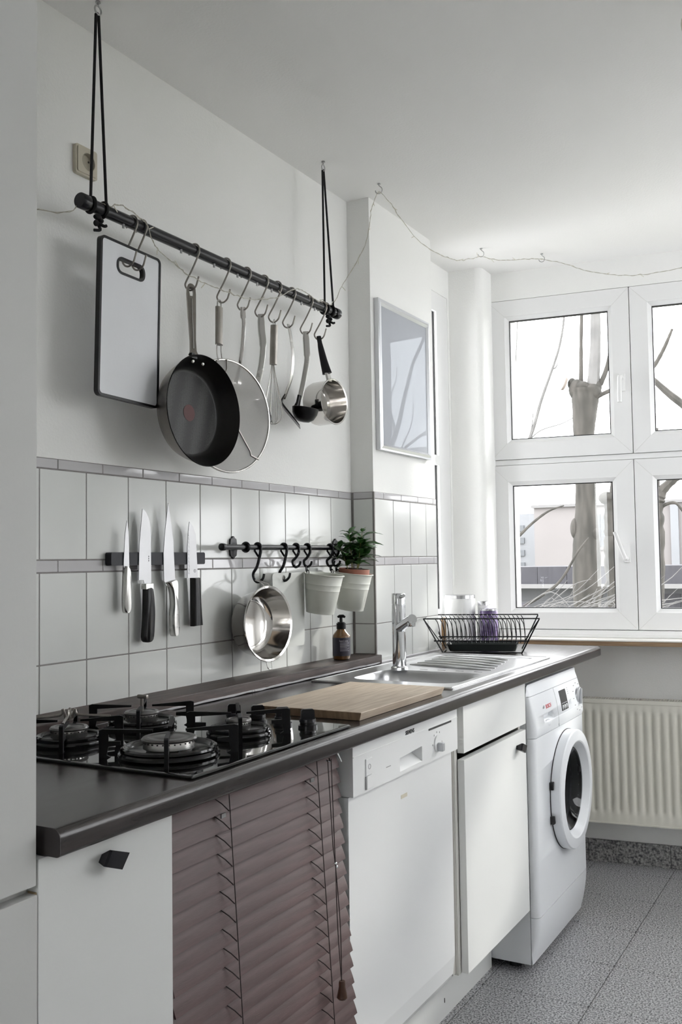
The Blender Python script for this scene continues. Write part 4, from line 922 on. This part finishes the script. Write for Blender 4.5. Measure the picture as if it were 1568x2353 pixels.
# whisk
wk = thing('whisk', 'wire balloon whisk with a satin steel tube handle', 'whisk', (.087, .766, 1.62))
MB().tube([(HX, .766, 1.898), (.084, .765, 1.789)], .0105, seg=18).build('grip', 'steel_d', wk)
wl_ = MB().tube(bez([(HX, .762, 1.898), (HX, .762, 1.909), (HX, .766, 1.9145), (HX, .770, 1.909), (HX, .770, 1.898)], 5), .0014, seg=6); wl_.build('loop', 'steel', wk)
for k in range(4):
    t = PI*k/4+.3; c, s = math.cos(t), math.sin(t); q = []
    for a, z in ((.004, 1.79), (.010, 1.755), (.022, 1.705), (.031, 1.665), (.030, 1.645), (.020, 1.630), (0, 1.6235), (-.020, 1.630), (-.030, 1.645), (-.031, 1.665), (-.022, 1.705), (-.010, 1.755), (-.004, 1.79)): q.append((.083+a*c*.85, .764+a*s*.85, z))
    MB().tube(bez(q, 3), .0010, seg=6).build('wire', 'steel', wk)
# turner
tu = thing('turner', 'slim turner with bent steel handle and black blade seen edge-on', 'turner', (.087, .839, 1.62))
MB().tube(bez([(HX, .839, HB+.007), (HX+.010, .839, 1.865), (HX+.014, .839, 1.815), (HX+.008, .839, 1.765), (HX-.010, .839, 1.722), (HX-.018, .839, 1.705)], 6), .0075, seg=12, prof=[(.24*a, b) for a, b in [(math.cos(2*PI*k/12), math.sin(2*PI*k/12)) for k in range(12)]], ref=(1, 0, 0)).build('handle', 'steel', tu)
tbm = MB(); pts = [(HX-.015, 1.716, .009, .0035), (HX-.025, 1.702, .012, .0045), (HX-.027, 1.694, .020, .0032), (HX-.012, 1.675, .030, .0026), (HX+.020, 1.638, .036, .0018), (HX+.034, 1.621, .038, .0008)]
vs = []
for x, z, hw, tk in pts: vs += [(x-tk+hw*.50, .839-hw*.86, z-tk*.4), (x-tk-hw*.50, .839+hw*.86, z-tk*.4), (x+tk-hw*.50, .839+hw*.86, z+tk*.4), (x+tk+hw*.50, .839-hw*.86, z+tk*.4)]
tbm.add(vs, [(i*4+k, i*4+(k+1) % 4, i*4+4+(k+1) % 4, i*4+4+k) for i in range(5) for k in range(4)]+[(0, 1, 2, 3), (20, 21, 22, 23)]).build('blade', 'blackplastic', tu, smooth=30)
# ladle
la = thing('soup_ladle', 'soup ladle with steel handle and deep black bowl', 'ladle', (.087, .93, 1.63))
MB().tube(bez([(HX, .932, HB+.006), (HX+.003, .932, 1.87), (HX+.006, .928, 1.83), (HX+.003, .914, 1.77), (.087, .897, 1.712)], 6), [.0085]*3+[.0096]*8+[.0075]*14, seg=12, prof=flat, ref=FR).build('handle', 'steel', la)
lb_ = MB().lathe([(0, -.038), (.016, -.036), (.028, -.028), (.036, -.013), (.0385, .003), (.0370, .004), (.034, -.012), (.0265, -.0265), (.015, -.0335), (0, -.035)], (.106, .896, 1.680), (.16, .05, 1), 40)
lb_.tube([(.087, .8965, 1.722), (.084, .893, 1.700), (.080, .890, 1.686), (.081, .890, 1.668)], [.0085, .0095, .014, .012], seg=12, prof=[(.55*math.cos(2*PI*k/12), math.sin(2*PI*k/12)) for k in range(12)], ref=(1, 0, 0)); lb_.build('bowl', 'blackplastic', la)
# saucepan
sp_ = thing('saucepan', 'small steel saucepan with black handle hanging at the end of the pot rail', 'saucepan', (.11, .99, 1.64))
pa = Vector((1, -.10, .02)).normalized(); pc = Vector((.146, .994, 1.712))
MB().lathe([(0, -.072), (.055, -.072), (.0615, -.069), (.0640, -.060), (.0645, -.002), (.0675, 0), (.0665, .0014), (.0635, 0), (.0625, -.058), (.058, -.066), (.05, -.068), (0, -.068)], pc, pa, 56).build('pan', 'mirrorsteel', sp_)
MB().lathe([(.0655, -.0005), (.0682, .0003), (.0672, .0018), (.0650, .0008)], pc, pa, 56, closed=True).build('rim', 'steel', sp_)
MB().box(-.004, .004, -.010, .010, 0, .026, bev=.001, fn=lambda c: (.132+c.x-.25*c.z, .992+c.y, 1.772+c.z)).build('bracket', 'steel', sp_)
MB().tube(bez([(.124, .993, 1.797), (.114, .994, 1.830), (.100, 1.000, 1.875), (.092, 1.005, 1.902), (HX, 1.008, HB+.0065)], 6), [.0145-.0075*min(1, i/16) for i in range(25)], seg=14, prof=[(.5*math.cos(2*PI*k/14), math.sin(2*PI*k/14)) for k in range(14)], ref=FR).build('handle', 'blackplastic', sp_)

# ================================================================== MIRROR
mi = thing('framed_picture', 'silver framed pale picture under reflecting glass above the tap', 'picture', (PX, 1.59, 1.61))
MB().prism([(1.386, 1.612), (1.802, 1.612), (1.802, 2.122), (1.386, 2.122)], PX-.0025, PX+.014, YZ, holes=[[(1.404, 1.630), (1.404, 2.104), (1.784, 2.104), (1.784, 1.630)]]).build('frame', 'alu', mi, smooth=0)
bvm = MB(); o4 = [(1.392, 1.618), (1.796, 1.618), (1.796, 2.116), (1.392, 2.116)]; n4 = [(1.408, 1.634), (1.780, 1.634), (1.780, 2.100), (1.408, 2.100)]
bvm.add([(PX+.0145, a, b) for a, b in o4]+[(PX+.018, (a+c)/2, (b+d)/2) for (a, b), (c, d) in zip(o4, n4)]+[(PX+.0105, a, b) for a, b in n4], [(j*4+k, j*4+(k+1) % 4, j*4+4+(k+1) % 4, j*4+4+k) for j in range(2) for k in range(4)]).build('frame_lip', 'alu', mi, smooth=0)
MB().box(PX+.008, PX+.010, 1.400, 1.788, 1.626, 2.108).build('glazed_print', 'mirror', mi, smooth=0)

# ================================================================== DISH RACK, TRAY, JARS
ra0 = math.radians(18.5); rcx, rcy = .266, 1.845
dk = thing('dish_rack', 'black wire dish rack standing on the draining board', 'dish rack', (rcx, rcy, ZW), ra0)
zt, zm = .126, .046
TL, TD, BL, BD = .200, .125, .138, .078
dkf = MB()
dkf.tube([(-TL, -TD, zt), (TL, -TD, zt), (TL, TD, zt), (-TL, TD, zt)], .0023, seg=7, closed=True)
ml, md = .160, .092
dkf.tube([(-ml-.008, -md, zm), (ml+.004, -md, zm)], .0026, seg=7).tube([(-ml-.008, md, zm), (ml+.004, md, zm)], .0026, seg=7)
for e in (-1, 1):
    dkf.tube([(e*TL, -TD, zt), (e*BL, -BD, .0035), (e*BL, BD, .0035), (e*TL, TD, zt)], .0026, seg=7)
dkf.tube([(-BL, -BD, .0035), (BL, -BD, .0035)], .0024, seg=7)
for e in (-1, 1):
    dkf.tube([(e*TL, -TD, zt), (e*(ml-.012), -md, zm)], .0018, seg=6)
dkf.build('frame', 'blackmatte', dk, local=True)
for k in range(20):
    u_ = -ml+.014+(2*ml-.024)*k/19
    q = bez([(u_-.012, -TD, zt), (u_-.012, -TD+.010, zt-.004), (u_-.004, -TD+.014, zt-.020), (u_, -md+.006, zm+.02), (u_, -md, zm-.006), (u_, -.03, zm-.002), (u_, .03, zm-.002), (u_, md, zm-.006), (u_, md-.006, zm+.02), (u_-.004, TD-.014, zt-.020), (u_-.012, TD-.010, zt-.004), (u_-.012, TD, zt)], 3)
    MB().tube(q, .0015, seg=6).build('wire', 'blackmatte', dk, local=True)
ty = thing('drip_tray', 'dark grey drip tray under the dish rack', 'tray', (rcx, rcy, ZW+.004), ra0)
tm = MB(); o1 = rrect(-.126, .126, -.070, .070, .018, 5); o2 = rrect(-.116, .116, -.060, .060, .014, 5); n = len(o1)
tm.add([(a, b, .028) for a, b in o1]+[(a, b, .003) for a, b in o2]+[(a, b, .006) for a, b in o2]+[(a*.985, b*.97, .028) for a, b in o1], [(j*n+k, j*n+(k+1) % n, j*n+n+(k+1) % n, j*n+n+k) for j in range(3) for k in range(n)]+[tuple(2*n+k for k in range(n)), tuple(n+k for k in range(n))]).build('tray', 'tray', ty, local=True)
def jar(x, y, r, h, lid, label, mat='jar'):
    j = thing('storage_jar', label, 'jar', (x, y, ZW))
    MB().lathe([(0, .0005), (r*.95, .0005), (r, .004), (r, h-lid-.002), (r*.97, h-lid), (0, h-lid)], (x, y, ZW), seg=36).build('jar', mat, j)
    MB().lathe([(0, h-lid), (r*.99, h-lid), (r*.99, h-.001), (r*.96, h), (0, h)], (x, y, ZW), seg=36).build('lid', 'jarlid', j)
    return j
jar(.076, 2.10, .0605, .194, .014, 'large white storage jar with a steel lid behind the dish rack')
jar(.158, 2.145, .024, .168, .016, 'narrow white jar with a steel lid behind the dish rack')
cn = thing('drinks_can', 'violet patterned tin behind the dish rack', 'tin', (.196, 2.10, ZW))
MB().lathe([(0, .0005), (.032, .0005), (.0345, .006), (.0345, .128), (.032, .135), (0, .135)], (.196, 2.10, ZW), seg=32).build('body', 'purple', cn)
MB().lathe([(.030, .134), (.034, .134), (.034, .140), (.030, .140)], (.196, 2.10, ZW), seg=32, closed=True).build('rim', 'jarlid', cn)
tag(MB().box(.014, .030, 2.055, 2.068, ZW+.0005, ZW+.105, bev=.001).build('wooden_spatula', 'wood'), 'flat wooden strip leaning upright beside the large white jar', 'wood strip')

# ================================================================== RADIATOR
rd = thing('radiator', 'cream panel radiator with vertical ribs under the window', 'radiator', WL(0, 0, .18), PHI)
rz = -.18
U0, U1 = .10, 1.52; m = MB(); per = .0325; cols_u = []
u = U0+.03
us = [U0]
while u < U1-.03:
    us += [u+per*f for f in (0, .12, .24, .40, .55, .70, .85)]; u += per
us.append(U1)
zs = [.188, .222, .236, .246, .61, .622, .636, .668]; hg = [0, 0, .55, 1, 1, .55, 0, 0]
vs = []
for z, g_ in zip(zs, hg):
    for uu in us:
        ph = ((uu-U0-.03) % per)/per
        dd_ = .009*(0.5-0.5*math.cos(2*PI*min(1, max(0, (ph-.25)/.75)))) if (uu > U0+.029 and uu < U1-.031) else 0
        vs.append((uu, dd_*g_, z+rz))
nu = len(us); m.add(vs, [(i*nu+k, i*nu+k+1, (i+1)*nu+k+1, (i+1)*nu+k) for i in range(len(zs)-1) for k in range(nu-1)])
m.build('front_panel', 'radiator', rd, local=True, smooth=60, recalc=True)
MB().box(U0, U1, .0025, .06, .188+rz, .186+.006+rz).box(U0-.002, U1+.002, -.002, .002, .186+rz, .192+rz).box(U0-.002, U1+.002, -.003, .008, .660+rz, .676+rz, bev=.001).box(U0-.004, U0, 0, .066, .186+rz, .676+rz).box(U1, U1+.004, 0, .066, .186+rz, .676+rz).box(U0, U1, .058, .066, .19+rz, .670+rz).build('casing', 'radiator', rd, local=True, smooth=0)
gh = []
k = U0+.006
while k < U1-.008: gh.append([(k, .010), (k+.0045, .010), (k+.0075, .056), (k+.003, .056)][::-1]); k += .0105
MB().prism([(U0, .004), (U1, .004), (U1, .064), (U0, .064)], .6725+rz, .6755+rz, XY, holes=gh).build('top_grille', 'radiator', rd, local=True, smooth=0)
MB().box(U0+.005, U1-.005, .012, .056, .60+rz, .61+rz).build('inner_shade_sheet', 'slot', rd, local=True, smooth=0)  # dark sheet in place of the shade down the grille slots

# ================================================================== STRING LIGHTS
sg = thing('string_lights', 'thin unlit string lights wound round the pot rail and along the ceiling', 'string lights', (.12, .6, 2.0))
gp = [(.0, -.13, 1.985), (.02, -.06, 1.978), (.085, .0, 1.975), (.085, .04, 2.022), (.11, .090, 2.012), (.112, .123, 2.024), (.118, .172, 2.014), (.116, .205, 2.006), (.125, .213, 1.972), (.125, .235, 1.953), (.125, .289, 1.938), (.125, .336, 1.925), (.125, .42, 1.92), (.125, .492, 1.921), (.125, .567, 1.923), (.125, .647, 1.937), (.125, .731, 1.964), (.118, .79, 1.992),
      (.113, .846, 2.017), (.105, .905, 2.022), (.118, .954, 2.006), (.105, 1.0, 2.022), (.112, 1.03, 2.012), (.105, 1.077, 2.034), (.12, 1.109, 2.098), (.12, 1.182, 2.171), (.13, 1.235, 2.247), (.15, 1.23, 2.304), (.152, 1.243, 2.365), (.16, 1.272, 2.425), (.172, 1.282, 2.423), (.175, 1.343, 2.407), (.175, 1.407, 2.384), (.175, 1.544, 2.35), (.18, 1.70, 2.345), (.195, 1.80, 2.348), (.20, 1.88, 2.364), (.205, 2.017, 2.41), (.213, 2.06, 2.426),
      (.25, 2.10, 2.418), (.30, 2.15, 2.421), (.35, 2.20, 2.430), (.395, 2.248, 2.435), (.47, 2.30, 2.418), (.546, 2.315, 2.384), (.648, 2.325, 2.352), (.73, 2.33, 2.337), (.82, 2.33, 2.333), (.93, 2.33, 2.342), (1.1, 2.33, 2.40), (1.2, 2.33, 2.44)]
gq = bez(gp, 6); wob = random.Random(3)
gq = [p+Vector((wob.uniform(-1, 1), wob.uniform(-1, 1), wob.uniform(-1, 1)))*.0012 for p in gq]
MB().tube(gq, .0008, seg=5).tube([p+Vector((.001*math.sin(i*1.3), .001*math.cos(i*1.3), .0020*math.sin(i*1.7))) for i, p in enumerate(gq)], .0007, seg=5).build('cable', 'wire', sg)
for i in range(8, len(gq)-4, 9):
    p = gq[i]; d = Vector((wob.uniform(-.3, 1), wob.uniform(-1, 1), wob.uniform(-1, .6))).normalized()
    MB().tube([p, p+d*.009, p+d*.017], [.0008, .0013, .0009], seg=6).build('bulb', 'bulb', sg)
ceil_hook(.163, 1.277, 'small open white hook screwed in the ceiling above the silver picture frame', small=True)
ceil_hook(.213, 2.06, 'small open hook in the ceiling near the corner pillar', small=True)
ceil_hook(.397, 2.25, 'small open hook in the ceiling just before the window beam', small=True)

# ================================================================== CEILING LAMP (its edge shows at the frame corner)
lm = thing('ceiling_lamp', 'ceiling lamp with round beige glass shades, partly out of view', 'lamp', (1.30, .62, H))
MB().lathe([(0, -.018), (.05, -.018), (.06, -.006), (.06, 0), (0, 0)], (1.30, .62, H), seg=32).build('ceiling_plate', 'blackmatte', lm)
for k, (lx, ly, lz) in enumerate(((1.245, .60, 2.337), (1.33, .70, 2.345), (1.36, .56, 2.345))):
    MB().tube([(1.30+(lx-1.30)*.3, .62+(ly-.62)*.3, H-.016), (lx, ly, lz+.035)], .006, seg=10).build('arm', 'blackmatte', lm)
    MB().ell((lx, ly, lz), (.040, .040, .036), 24, 16).build('shade', 'shade', lm)
    MB().ell((lx, ly, lz+.041), (.012, .012, .010), 12, 8).build('cap', 'blackmatte', lm)
MB().ell((1.232, .60, 2.425), (.034, .034, .030), 20, 12).build('upper_shade', 'shade', lm)

# ================================================================== OUTSIDE
GZ = -1.4
tag(MB().box(-40, 40, 3.3, 60, GZ-.1, GZ).build('garden_ground', 'ground', smooth=0), 'wintry ground outside below the window', 'ground', kind='structure')
rt_ = random.Random(21)
def rough_tube(m, pts, rad, seg=12, amp=.08, n=8):
    q = bez(pts, n); N_ = len(q); R_ = []
    for i in range(N_):
        f = i/(N_-1)*(len(rad)-1); a = int(f); b = min(a+1, len(rad)-1); R_.append((rad[a]*(1-(f-a))+rad[b]*(f-a))*(1+rt_.uniform(-amp, amp)))
    m.tube(q, R_, seg=seg)
t1 = thing('pollarded_tree', 'thick pollarded tree trunk with knobbly head outside the window', 'tree', (-.45, 6, GZ))
m = MB(); rough_tube(m, [(-.45, 6, GZ-.05), (-.455, 6, .4), (-.455, 6, .85), (-.45, 6, 1.25), (-.445, 6, 1.6), (-.44, 6, 1.9), (-.445, 6, 2.2), (-.43, 6, 2.42), (-.42, 6, 2.56)], [.13, .115, .105, .11, .082, .078, .080, .098, .115], seg=18, amp=.018)
m.ell((-.525, 5.98, 1.47), (.040, .06, .085), 12, 8); m.ell((-.375, 5.98, 1.42), (.030, .05, .06), 10, 7); m.build('trunk', 'bark', t1)
hd = MB()
for c, r in (((-.485, 5.99, 2.56), (.065, .07, .085)), ((-.37, 5.99, 2.53), (.075, .07, .075)), ((-.435, 5.97, 2.57), (.06, .06, .05)), ((-.325, 6, 2.57), (.030, .04, .05)), ((-.525, 6, 2.61), (.035, .045, .05))): hd.ell(c, r, 12, 8)
hd.build('pollard_head', 'bark', t1)
MB().lathe([(0, 0), (.055, 0), (.05, -.02), (0, -.02)], (-.585, 5.95, 2.615), (-.8, -.5, .35), 20).build('saw_cut', 'cutwood', t1)
br = [([(-.36, 6, 2.58), (-.335, 6, 2.9), (-.32, 6, 3.3), (-.28, 6.02, 3.9)], [.05, .042, .036, .030], 'bark_l'), ([(-.455, 6, 2.62), (-.445, 6, 2.95), (-.425, 6, 3.4), (-.42, 6, 3.8)], [.018, .014, .012, .010], 'bark'),
      ([(-.33, 6, 2.55), (-.27, 6, 2.66), (-.23, 6, 2.8), (-.20, 6, 3.0)], [.02, .019, .014, .010], 'bark'), ([(-.30, 6, 2.58), (-.24, 6, 2.72), (-.17, 6, 2.95), (-.14, 6, 3.1)], [.014, .012, .009, .006], 'bark'),
      ([(-.36, 6, 2.48), (-.30, 5.98, 2.50), (-.20, 5.95, 2.53), (-.06, 5.9, 2.57)], [.022, .018, .016, .012], 'bark'), ([(-.39, 6, 2.25), (-.36, 5.98, 2.42), (-.345, 5.98, 2.55)], [.012, .011, .012], 'bark')]
for p, r, mt_ in br:
    m = MB(); rough_tube(m, p, r, seg=8, amp=.05); m.build('branch', mt_, t1)
t2 = thing('tall_shoots', 'thin bare sapling with upright pale shoots outside the window', 'tree', (-1.1, 6.6, GZ))
for p, r in (([(-1.45, 6.5, GZ), (-1.42, 6.5, 1.2), (-1.28, 6.5, 1.9), (-1.05, 6.5, 2.26), (-.93, 6.5, 2.6), (-.83, 6.5, 2.85), (-.76, 6.5, 3.05), (-.715, 6.5, 3.3), (-.70, 6.5, 3.7)], [.03, .024, .017, .015, .013, .011, .010, .009, .006]),
             ([(-1.28, 6.5, 1.9), (-1.17, 6.5, 2.3), (-1.16, 6.5, 2.8), (-1.125, 6.5, 3.35), (-1.12, 6.5, 3.8)], [.008, .007, .006, .005, .004]),
             ([(-1.09, 6.5, 2.22), (-.95, 6.5, 2.33), (-.75, 6.5, 2.38), (-.60, 6.5, 2.45)], [.006, .005, .004, .003]), ([(-.83, 6.5, 2.85), (-.80, 6.5, 2.86), (-.78, 6.5, 2.90)], [.008, .006, .003]), ([(-1.08, 6.5, 2.2), (-1.02, 6.5, 2.38), (-1.0, 6.5, 2.6)], [.007, .005, .002])):
    m = MB(); rough_tube(m, p, r, seg=6, amp=.05); m.build('branch', 'bark_l', t2)
t3 = thing('pollarded_tree', 'slimmer ivy-grown tree behind the thick trunk outside', 'tree', (-.95, 9, GZ))
m = MB(); rough_tube(m, [(-.93, 9, GZ), (-.94, 9, .6), (-.97, 9, 1.2), (-.96, 9, 1.6), (-.95, 9, 1.86)], [.09, .075, .085, .075, .10], seg=10, amp=.15); m.ell((-1.0, 8.97, 1.88), (.09, .08, .07)); m.build('trunk', 'bark', t3)
m = MB(); rough_tube(m, [(-.95, 9, 1.85), (-.93, 9, 2.05), (-.92, 9, 2.6)], [.045, .035, .025]); rough_tube(m, [(-.95, 9, 1.1), (-1.05, 8.95, .9), (-1.2, 8.9, .5), (-1.3, 8.9, 0)], [.02, .018, .015, .02], seg=6); m.build('branch', 'bark', t3)
t4 = thing('pollarded_tree', 'leaning branched tree seen in the right hand window', 'tree', (-.45, 9, GZ))
m = MB(); rough_tube(m, [(-.5, 9, GZ), (-.52, 9, .6), (-.50, 9, 1.3), (-.50, 9, 1.75), (-.44, 9, 1.93)], [.10, .08, .08, .085, .07], seg=10, amp=.15); m.build('trunk', 'bark', t4)
for p, r in (([(-.46, 9, 1.90), (-.36, 9, 2.0), (-.22, 9, 2.12), (0, 9, 2.3), (.3, 9, 2.45)], [.06, .05, .045, .035, .02]), ([(-.48, 9, 1.9), (-.47, 9, 2.1), (-.46, 9, 2.6)], [.03, .025, .015]), ([(-.46, 9, 1.75), (-.30, 9, 1.8), (-.15, 9, 1.62), (.05, 9, 1.6)], [.02, .015, .012, .008])):
    m = MB(); rough_tube(m, p, r, seg=7, amp=.1); m.build('branch', 'bark', t4)
t5 = thing('bare_tree', 'bare tree further right whose bough crosses the upper pane', 'tree', (.9, 5, GZ))
m = MB(); rough_tube(m, [(.95, 5.2, GZ), (.9, 5.2, .5), (.85, 5.1, 1.6), (.6, 5.05, 2.1)], [.08, .07, .06, .04]); m.build('trunk', 'bark', t5)
for p, r in (([(.6, 5.05, 2.1), (.40, 5, 2.28), (.24, 5, 2.44), (.10, 5, 2.5)], [.03, .024, .018, .010]), ([(.24, 5, 2.44), (.30, 5, 2.50), (.36, 5, 2.60), (.415, 5, 2.72)], [.014, .014, .012, .008]), ([(.6, 5.05, 2.1), (.8, 5, 2.6), (.9, 5, 3.4)], [.03, .02, .01])):
    m = MB(); rough_tube(m, p, r, seg=7, amp=.1); m.build('branch', 'bark', t5)
t6 = thing('bare_tree', 'wide bare tree standing further right in the garden', 'tree', (3.3, 7.2, GZ))
m = MB(); rough_tube(m, [(3.3, 7.2, GZ), (3.28, 7.2, -.2), (3.32, 7.2, 1.0), (3.25, 7.2, 1.9)], [.12, .10, .09, .07], seg=10, amp=.1); m.build('trunk', 'bark', t6)
r6 = random.Random(5)
def limb(p, d, L_, r, lev):
    q = [p]; dd = d.copy()
    for k in range(4): dd = (dd+Vector((r6.uniform(-.35, .35), r6.uniform(-.2, .2), r6.uniform(-.15, .3)))).normalized(); q.append(q[-1]+dd*L_/4)
    m = MB(); rough_tube(m, q, [r, r*.8, r*.65, r*.5, r*.35], seg=6, amp=.06, n=4); m.build('branch', 'bark', t6)
    if lev:
        for k in (1, 2, 3, 4):
            if r6.random() < .85: limb(q[k], (dd+Vector((r6.uniform(-1, 1), r6.uniform(-.5, .5), r6.uniform(-.2, .7)))).normalized(), L_*r6.uniform(.5, .75), r*.48, lev-1)
for k in range(5): limb(Vector((3.27, 7.2, 1.2+.17*k)), Vector((math.cos(k*2.2+.4), .4*math.sin(k*1.7), .55)).normalized(), 1.5, .040, 2)
bs = thing('bare_shrub', 'tangle of bare pale shrub twigs low outside the window', 'shrub', (-.6, 5, GZ))
tw = MB()
for k in range(150):
    x0 = rt_.uniform(-1.0, -.05); y0 = rt_.uniform(4.8, 5.6); z0 = rt_.uniform(.1, .8); L_ = rt_.uniform(.3, .8); a = rt_.uniform(-.4, .6)
    rough_tube(tw, [(x0, y0, z0), (x0+L_*.3*math.cos(a), y0, z0+L_*.25), (x0+L_*.7*math.cos(a), y0, z0+L_*.35+rt_.uniform(-.05, .12)), (x0+L_*math.cos(a), y0, z0+L_*.5+rt_.uniform(-.2, .15))], [.0055, .0045, .003, .0015], seg=5, n=4)
tw.build('twigs', 'bark_l', bs)['kind'] = 'stuff'
for p in ([(-.70, 5.2, .9), (-.45, 5.2, 1.06), (-.30, 5.2, 1.28), (-.22, 5.2, 1.38)], [(-.75, 5, 1.30), (-.6, 5, 1.45), (-.45, 5, 1.56), (-.33, 5, 1.60)]):
    m = MB(); rough_tube(m, p, [.012, .010, .008, .004], seg=6); m.build('branch', 'bark', bs)
m = MB(); rough_tube(m, [(-.62, 5.2, GZ), (-.66, 5.2, .0), (-.70, 5.2, .9)], [.03, .022, .013], seg=6); m.build('stem', 'bark', bs)
# pale pink building
pb = thing('pink_building', 'pale pink rendered building across the garden', 'building', (0, 27, GZ))
wo = [(-5.20, 1.50), (-4.72, 1.50), (-4.72, 2.45), (-5.20, 2.45)]
MB().prism([(-6.95, GZ), (14, GZ), (14, 2.66), (-6.95, 2.66)], 25, 31, XZ).build('wall', 'pink', pb, smooth=0)
MB().box(-7.0, 14.05, 24.9, 31, 2.66, 2.74).build('parapet', 'whiteout', pb, smooth=0)
for i in range(4):
    for j in range(7):
        MB().box(-5.17+.118*i, -5.07+.118*i, 24.96, 25.0, 1.53+.131*j, 1.64+.131*j).build('pane', 'pane_out', pb, smooth=0)
MB().box(-5.20, -4.70, 24.975, 24.999, 1.50, 2.46).build('window_grid', 'whiteout', pb, smooth=0); MB().box(-5.26, -4.64, 24.93, 24.99, 1.44, 1.50).build('window_ledge', 'whiteout', pb, smooth=0)
MB().box(-3.2, -3.0, 24.9, 25, GZ, 2.6).build('downpipe', 'paleblue', pb, smooth=0)
gb = thing('grey_building', 'pale grey building beyond the garden, left of the pink one', 'building', (-9, 30, GZ))
MB().box(-13.5, -8.4, 30, 36, GZ, 2.75).build('wall', 'paleblue', gb, smooth=0)
for j in range(4): MB().box(-9.6, -8.9, 29.95, 30, .9+.42*j, 1.1+.42*j).build('window', 'pane_out', gb, smooth=0)
gs = thing('garden_shed', 'long low grey shed with a pale flat roof across the garden', 'shed', (-2, 18, GZ))
for k in range(22): MB().box(-5.9+.62*k, -5.29+.62*k, 18+.004*(k % 2), 20, .70, 1.06).build('board', 'shed', gs, smooth=0)
MB().box(-6.1, 8, 17.7, 20.2, .62, .70).build('ledge', 'whiteout', gs, smooth=0)
MB().box(-5.9, 7.74, 18.2, 20, GZ, .62).build('lower_wall', 'shedroof', gs, smooth=0)
for x in (-3.0, -2.3, -1.2, .2): MB().box(x, x+.45, 18.16, 18.2, -.3, .5).build('window', 'shed', gs, smooth=0)
